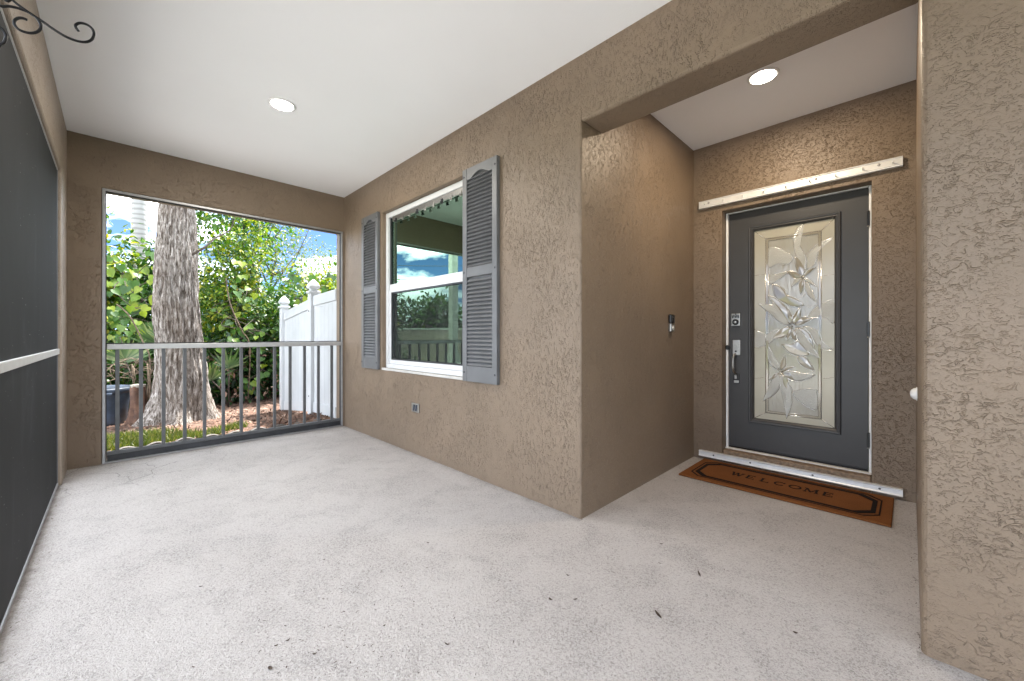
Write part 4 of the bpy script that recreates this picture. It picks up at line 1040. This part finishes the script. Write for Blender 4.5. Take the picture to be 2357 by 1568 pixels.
# blue tub and stump beside the tree
tubc = on_z(272, 944, -.13); tubc = Vector((-7.95, -.16, -.13))
tub = thing('plastic_tub', tubc, 'weathered dark blue plastic tub standing by the tree foot', 'tub')
MB().lathe(tubc, [(.26, 0), (.275, .03), (.315, .42), (.318, .44), (.345, .445), (.35, .50), (.338, .51), (.315, .505), (.30, .42), (.25, .05)], 'z', 40).build('body', 'pot_blue', tub, smooth=True)
for a in (.2, 3.3): MB().box(tubc.x + .34 * math.cos(a) - .03, tubc.x + .34 * math.cos(a) + .03, tubc.y + .34 * math.sin(a) - .06, tubc.y + .34 * math.sin(a) + .06, .30, .33).build('handle', 'pot_blue', tub, .006)
MB().lathe(tubc + Vector((0, 0, .40)), [(.295, 0), (.2, .03), (0, .045)], 'z', 24).build('soil', 'mulch_soil', tub, smooth=True)
stc = Vector((-7.62, .225, -.14))
stp = thing('tree_stump', stc, 'reddish rotten stump with a pale cut top beside the trunk', 'stump')
sb = MB(); 
for i in range(13):
    for j in range(28):
        a = 2 * math.pi * j / 28; z = i * .045; r = .075 + .06 * math.exp(-z / .15) + .035 * mnoise.noise(Vector((math.cos(a) * 2.5, math.sin(a) * 2.5, z * 3)))
        sb.v.append((stc.x + r * math.cos(a), stc.y + r * math.sin(a), stc.z + z))
for i in range(12):
    for j in range(28): j2 = (j + 1) % 28; sb.f.append((i * 28 + j, i * 28 + j2, (i + 1) * 28 + j2, (i + 1) * 28 + j))
sb.build('stump_body', 'stump_wood', stp, smooth=True, fix=False)
MB().lathe(stc + Vector((0, 0, .535)), [(.080, -.01), (.082, .022), (.05, .030), (0, .026)], 'z', 28).build('cut_top', 'stump_cut', stp)

# ------------------------------------------------------------------ white vinyl fence
fn = thing('vinyl_fence', (-6.2, 1.98, .0), 'white vinyl privacy fence with capped posts joining the house', 'fence')
FYc = 1.985
def fpost(x, zb, zt):
    p = MB().box(x - .055, x + .055, FYc - .055, FYc + .055, zb, zt).build('post', 'fence_vinyl', fn, .006)
    cp = MB(); k = []
    prof = [(.075, 0), (.075, .025), (.060, .034), (.042, .045), (.042, .060), (.066, .075), (.070, .100), (.055, .140), (.030, .175), (.004, .200)]
    for (r, h) in prof: k.append([(x - r, FYc - r, zt + h), (x + r, FYc - r, zt + h), (x + r, FYc + r, zt + h), (x - r, FYc + r, zt + h)])
    for lv in k: cp.v += lv
    for i in range(len(k) - 1):
        for j in range(4): cp.f.append((i * 4 + j, i * 4 + (j + 1) % 4, i * 4 + 4 + (j + 1) % 4, i * 4 + 4 + j))
    cp.f.append((3, 2, 1, 0)); cp.f.append(tuple(len(k) * 4 - 4 + j for j in range(4)))
    cp.build('post_cap', 'fence_vinyl', p, .004)
fpost(-7.36, -.2, 1.56); fpost(-5.98, -.1, 1.70)
def fsection(xa_, xb_, zb0, zb1, hgt, nb):
    """boards between two rails, following the slope of the ground"""
    def zb(x): return zb0 + (zb1 - zb0) * (x - xa_) / (xb_ - xa_)
    for (o0, o1, th) in ((-.0, .14, .024), (hgt - .14, hgt, .024)):
        MB().prism([(xa_, FYc - th, zb(xa_) + o0), (xb_, FYc - th, zb(xb_) + o0), (xb_, FYc - th, zb(xb_) + o1), (xa_, FYc - th, zb(xa_) + o1)], (0, 2 * th, 0)).build('rail', 'fence_vinyl', fn, .004)
    wd = (xb_ - xa_) / nb
    for i in range(nb):
        x0 = xa_ + i * wd + .0015; x1 = x0 + wd - .003
        MB().prism([(x0, FYc - .011, zb(x0) + .141), (x1, FYc - .011, zb(x1) + .141), (x1, FYc - .011, zb(x1) + hgt - .141), (x0, FYc - .011, zb(x0) + hgt - .141)], (0, .022, 0)).build('board', 'fence_vinyl', fn, .003, seg=1)
fsection(-7.30, -6.04, -.12, .02, 1.61, 9)
fsection(-5.92, -5.12, .03, .06, 1.63, 6)
MB().box(-6.115, -6.060, FYc - .034, FYc + .034, -.02, 1.66).build('gate_stile', 'fence_vinyl', fn, .004)
for z in (.25, 1.45): MB().lathe((-5.995, FYc - .0555, z), [(.010, 0), (.010, -.004), (.0, -.007)], 'y', 10).build('bolt', 'kick_dark', fn)

# ------------------------------------------------------------------ scalloped edging stones along the wall
es = None
for k in range(11):
    yk = -.36 + k * .215
    if es is None:
        pr = [(0, -.105, -.16), (0, .105, -.16)] + [(0, .105 - .21 * q / 12, .0 + .052 * math.sin(math.pi * q / 12) ** .8) for q in range(13)]
        es = MB().prism(pr, (.05, 0, 0)).build('edging_stone', 'edging', None, .005)
        o_ = es
    else: o_ = es.copy(); COL.objects.link(o_)
    o_.location = (-5.235 + random.uniform(-.006, .006), yk, .012 + .004 * math.sin(k * 2)); o_.rotation_euler = (random.uniform(-.02, .02), random.uniform(-.04, .04), random.uniform(-.03, .03))
    tag(o_, 'scalloped concrete edging stone in the row outside the railing', 'edging stone', 'scalloped edging stones')

# mulch chips and grass
n3 = 15000
px_ = -5.15 - 4.6 * RNG.random(n3) ** 1.3; py_ = -1.2 + 4.6 * RNG.random(n3); pz_ = np.array([gz(a, b2) for a, b2 in zip(px_, py_)]) + .006
fw = RNG.normal(size=(n3, 3)); fw[:, 2] *= .25; uu = RNG.normal(size=(n3, 3)) * .35 + np.array([0, 0, 1])
tn = np.clip(.25 + .45 * np.sin(px_ * 2.1 + py_ * 1.3) ** 2 * RNG.random(n3) + .4 * RNG.random(n3), 0, 1)
stuff(leaf_mesh('mulch_chips', CHIP, np.stack([px_, py_, pz_], 1), fw, uu, .025 + .06 * RNG.random(n3) ** 2, tn, 'mulch_chip'))
n4 = 16000
gx_ = -5.30 - 1.15 * RNG.random(n4); gy_ = -1.0 + 2.75 * RNG.random(n4)
keep = np.array([mnoise.noise(Vector((a * 2.2, b2 * 2.2, 8))) + .55 - .75 * max(0, (b2 - .15)) + .25 * (a + 5.6) > .12 for a, b2 in zip(gx_, gy_)])
gx_, gy_ = gx_[keep], gy_[keep]; n4 = len(gx_); gzz = np.array([gz(a, b2) for a, b2 in zip(gx_, gy_)])
fw = RNG.normal(size=(n4, 3)) * .45; fw[:, 2] = 1; uu = RNG.normal(size=(n4, 3)); uu[:, 2] = 0
stuff(leaf_mesh('grass_tufts', BLADE, np.stack([gx_, gy_, gzz], 1), fw, uu, .05 + .06 * RNG.random(n4), RNG.random(n4), 'grass_blade'))

# ================================================================== THINGS SEEN IN THE WINDOW'S REFLECTION
gw = thing('block_wall', (-18, -7, -.3), 'long low tan block wall of the neighbouring plot', 'wall')
wa, wb = Vector((-13.0, -11.5, -.34)), Vector((-21.5, -2.6, -.34)); wd_ = (wb - wa); wn = Vector((-wd_.y, wd_.x, 0)).normalized() * .2
MB().prism([wa, wb, wb + wn, wa + wn], (0, 0, 1.72)).build('wall_body', 'block_wall', gw, .01)
MB().prism([wa - wn * .15 + Vector((0, 0, 1.721)), wb - wn * .15 + Vector((0, 0, 1.721)), wb + wn * 1.15 + Vector((0, 0, 1.721)), wa + wn * 1.15 + Vector((0, 0, 1.721))], (0, 0, .08)).build('coping', 'concrete', gw, .01)
nh = thing('neighbour_house', (-30, -19, -.3), 'low tan house with a white flat roof beyond the block wall', 'house')
MB().box(-35, -26, -24, -15, -.34, 2.0).build('wall', 'house_tan', nh); MB().box(-35.5, -25.5, -24.5, -14.5, 2.01, 2.28).build('roof', 'roof_white', nh, .03)
for yk in (-22, -18.5): MB().box(-26.02, -25.96, yk - .7, yk + .7, .6, 1.7).build('window', 'window_glass', nh)
for k, (x, y, r, h) in enumerate(((-25, -12.5, 2.6, 3.6), (-29, -9.0, 2.9, 4.3), (-19.5, -15, 1.8, 3.4))):
    tree(('broad dark tree over the block wall', 'tallest rounded tree over the block wall', 'dark tree crowding the grey post')[k], (x, y, -.35), h, (x, y, h * .60), (r, r, h * .52), 3600, .42, 'leaf_dark' if k else 'leaf_green', OVAL, 60, .4, (.1, .9), .16, group='trees over the block wall')
po = thing('concrete_post', (-14.9, -6.9, -.35), 'square grey concrete post standing before the block wall', 'post')
MB().box(-15.06, -14.74, -7.06, -6.74, -.36, 7.5).build('shaft', 'pole_grey', po, .02)
MB().box(-15.12, -14.68, -7.12, -6.68, -.36, .25).build('foot', 'pole_grey', po, .02)
ups = []
for k, (x, y) in enumerate(((-24, -34), (-50, -3.5))):
    u_ = thing('utility_pole', (x, y, -.35), ('wooden utility pole far beyond the neighbouring house', 'wooden utility pole far behind the hedge')[k], 'utility pole', 'utility poles')
    MB().tube([(x, y, -.4), (x, y, 11)], [.16, .11], 12).build('shaft', 'twig', u_, smooth=True); MB().box(x - .06, x + .06, y - 1.1, y + 1.1, 9.6, 9.75).build('cross_arm', 'twig', u_, .01)
for k, z in enumerate((9.7, 8.2, 7.6)):
    a, b2 = Vector((-24, -34, z)), Vector((-50, -3.5, z)); tag(MB().tube([a.lerp(b2, q / 16) - Vector((0, 0, 1.2 * math.sin(math.pi * q / 16))) for q in range(17)], .028, 6).build('power_line', 'cable', smooth=True),
        ('top power line strung between the utility poles', 'middle power line strung between the utility poles', 'lowest power line strung between the utility poles')[k], 'cable', 'power lines')

# ================================================================== FALLEN LEAVES AND DEBRIS ON THE PORCH FLOOR
z7, z8 = zoomed(0, 1300, 1.5713), zoomed(1500, 1300, 1.5713)
def leaf_bit(p, L_, wd, ang, curl, label):
    me = bpy.data.meshes.new('fallen_leaf'); pts = []
    for k in range(7):
        t = k / 6; m_ = math.sin(math.pi * min(max(t, .02), .98)) ** .7
        zc = curl * (2 * t - 1) ** 2 + .0015
        pts += [((t - .5) * L_, wd / 2 * m_, zc + .15 * wd), ((t - .5) * L_, 0, zc), ((t - .5) * L_, -wd / 2 * m_, zc + .15 * wd)]
    fs = []
    for k in range(6): a = k * 3; fs += [(a, a + 3, a + 4, a + 1), (a + 1, a + 4, a + 5, a + 2)]
    me.from_pydata(pts, [], fs); me.materials.append(M['leaf_dry']); me.update()
    o_ = bpy.data.objects.new('fallen_leaf', me); COL.objects.link(o_); o_.location = (p.x, p.y, .0005); o_.rotation_euler = (0, 0, ang)
    tag(o_, label, 'leaf', 'dry leaves fallen on the porch floor')
def ang_of(q0, q1): a, b2 = on_z(*q0, 0), on_z(*q1, 0); return math.atan2(b2.y - a.y, b2.x - a.x), (b2 - a).length
SL = 'small dark dry leaf lying on the pale porch floor'
for (a, b2, wd, lab) in ((z8(856, 588), z8(868, 618), .009, 'slender dark leaf on the floor between recess corner and mat'), (z8(658, 770), z8(687, 808), .012, 'largest curled dark leaf on the open porch floor'),
                         (z8(1292, 870), z8(1316, 878), .012, 'crumpled dark leaf on the floor before the stucco pier'), (z8(678, 462), z8(696, 465), .008, SL), (z8(170, 714), z8(184, 726), .010, SL), (z8(282, 722), z8(302, 716), .007, SL),
                         (z8(250, 606), z8(264, 612), .008, SL), (z7(915, 662), z7(934, 658), .007, SL), (z7(1314, 915), z7(1336, 903), .008, SL), (z7(1437, 975), z7(1460, 968), .008, SL), (z7(1236, 1030), z7(1252, 1044), .012, SL),
                         (z7(2046, 922), z7(2070, 932), .006, SL), (z7(1963, 457), z7(1977, 459), .008, SL), (z7(1486, 538), z7(1498, 534), .006, SL), (z7(1762, 845), z7(1774, 838), .006, SL), (z7(1264, 936), z7(1278, 930), .007, SL), (z8(672, 550), z8(690, 556), .005, SL), (z7(703, 217), z7(719, 214), .006, SL)):
    an, ln = ang_of(a, b2); leaf_bit(on_z((a[0] + b2[0]) / 2, (a[1] + b2[1]) / 2, 0), max(ln, .012), wd, an, random.uniform(.001, .004), lab)
n5 = 300; cxs = RNG.normal(size=n5) * 330 + 1650; cys = RNG.random(n5) ** .7 * 560 + 520; pos = []
for a, b2 in zip(cxs, cys):
    q = on_z(*z7(a, b2), 0); pos.append((q.x, q.y, .002))
for k in range(70):
    q = (random.uniform(-1.2, 2), random.uniform(0, 1)); pos.append((random.uniform(-1.3, -.02), random.uniform(2.0, 3.1), .002))
for k in range(120): pos.append((random.uniform(XF, XB), YW - random.random() ** 2 * .03 - .002, .002))
for k in range(90): pos.append((random.uniform(-4.4, -1.5), YL + random.random() ** 2 * .05 + .004, .002))
for k in range(90): pos.append((XP - random.random() ** 2 * .03 - .002, random.uniform(YW, 3.7), .002))
pos = np.array(pos); n5 = len(pos); fw = RNG.normal(size=(n5, 3)); fw[:, 2] = 0; uu = np.tile([0, 0, 1.], (n5, 1)) + RNG.normal(size=(n5, 3)) * .2
stuff(leaf_mesh('floor_debris', CHIP, pos, fw, uu, (.003 + .008 * RNG.random(n5) ** 2), RNG.random(n5) * .25, 'mulch_chip'))
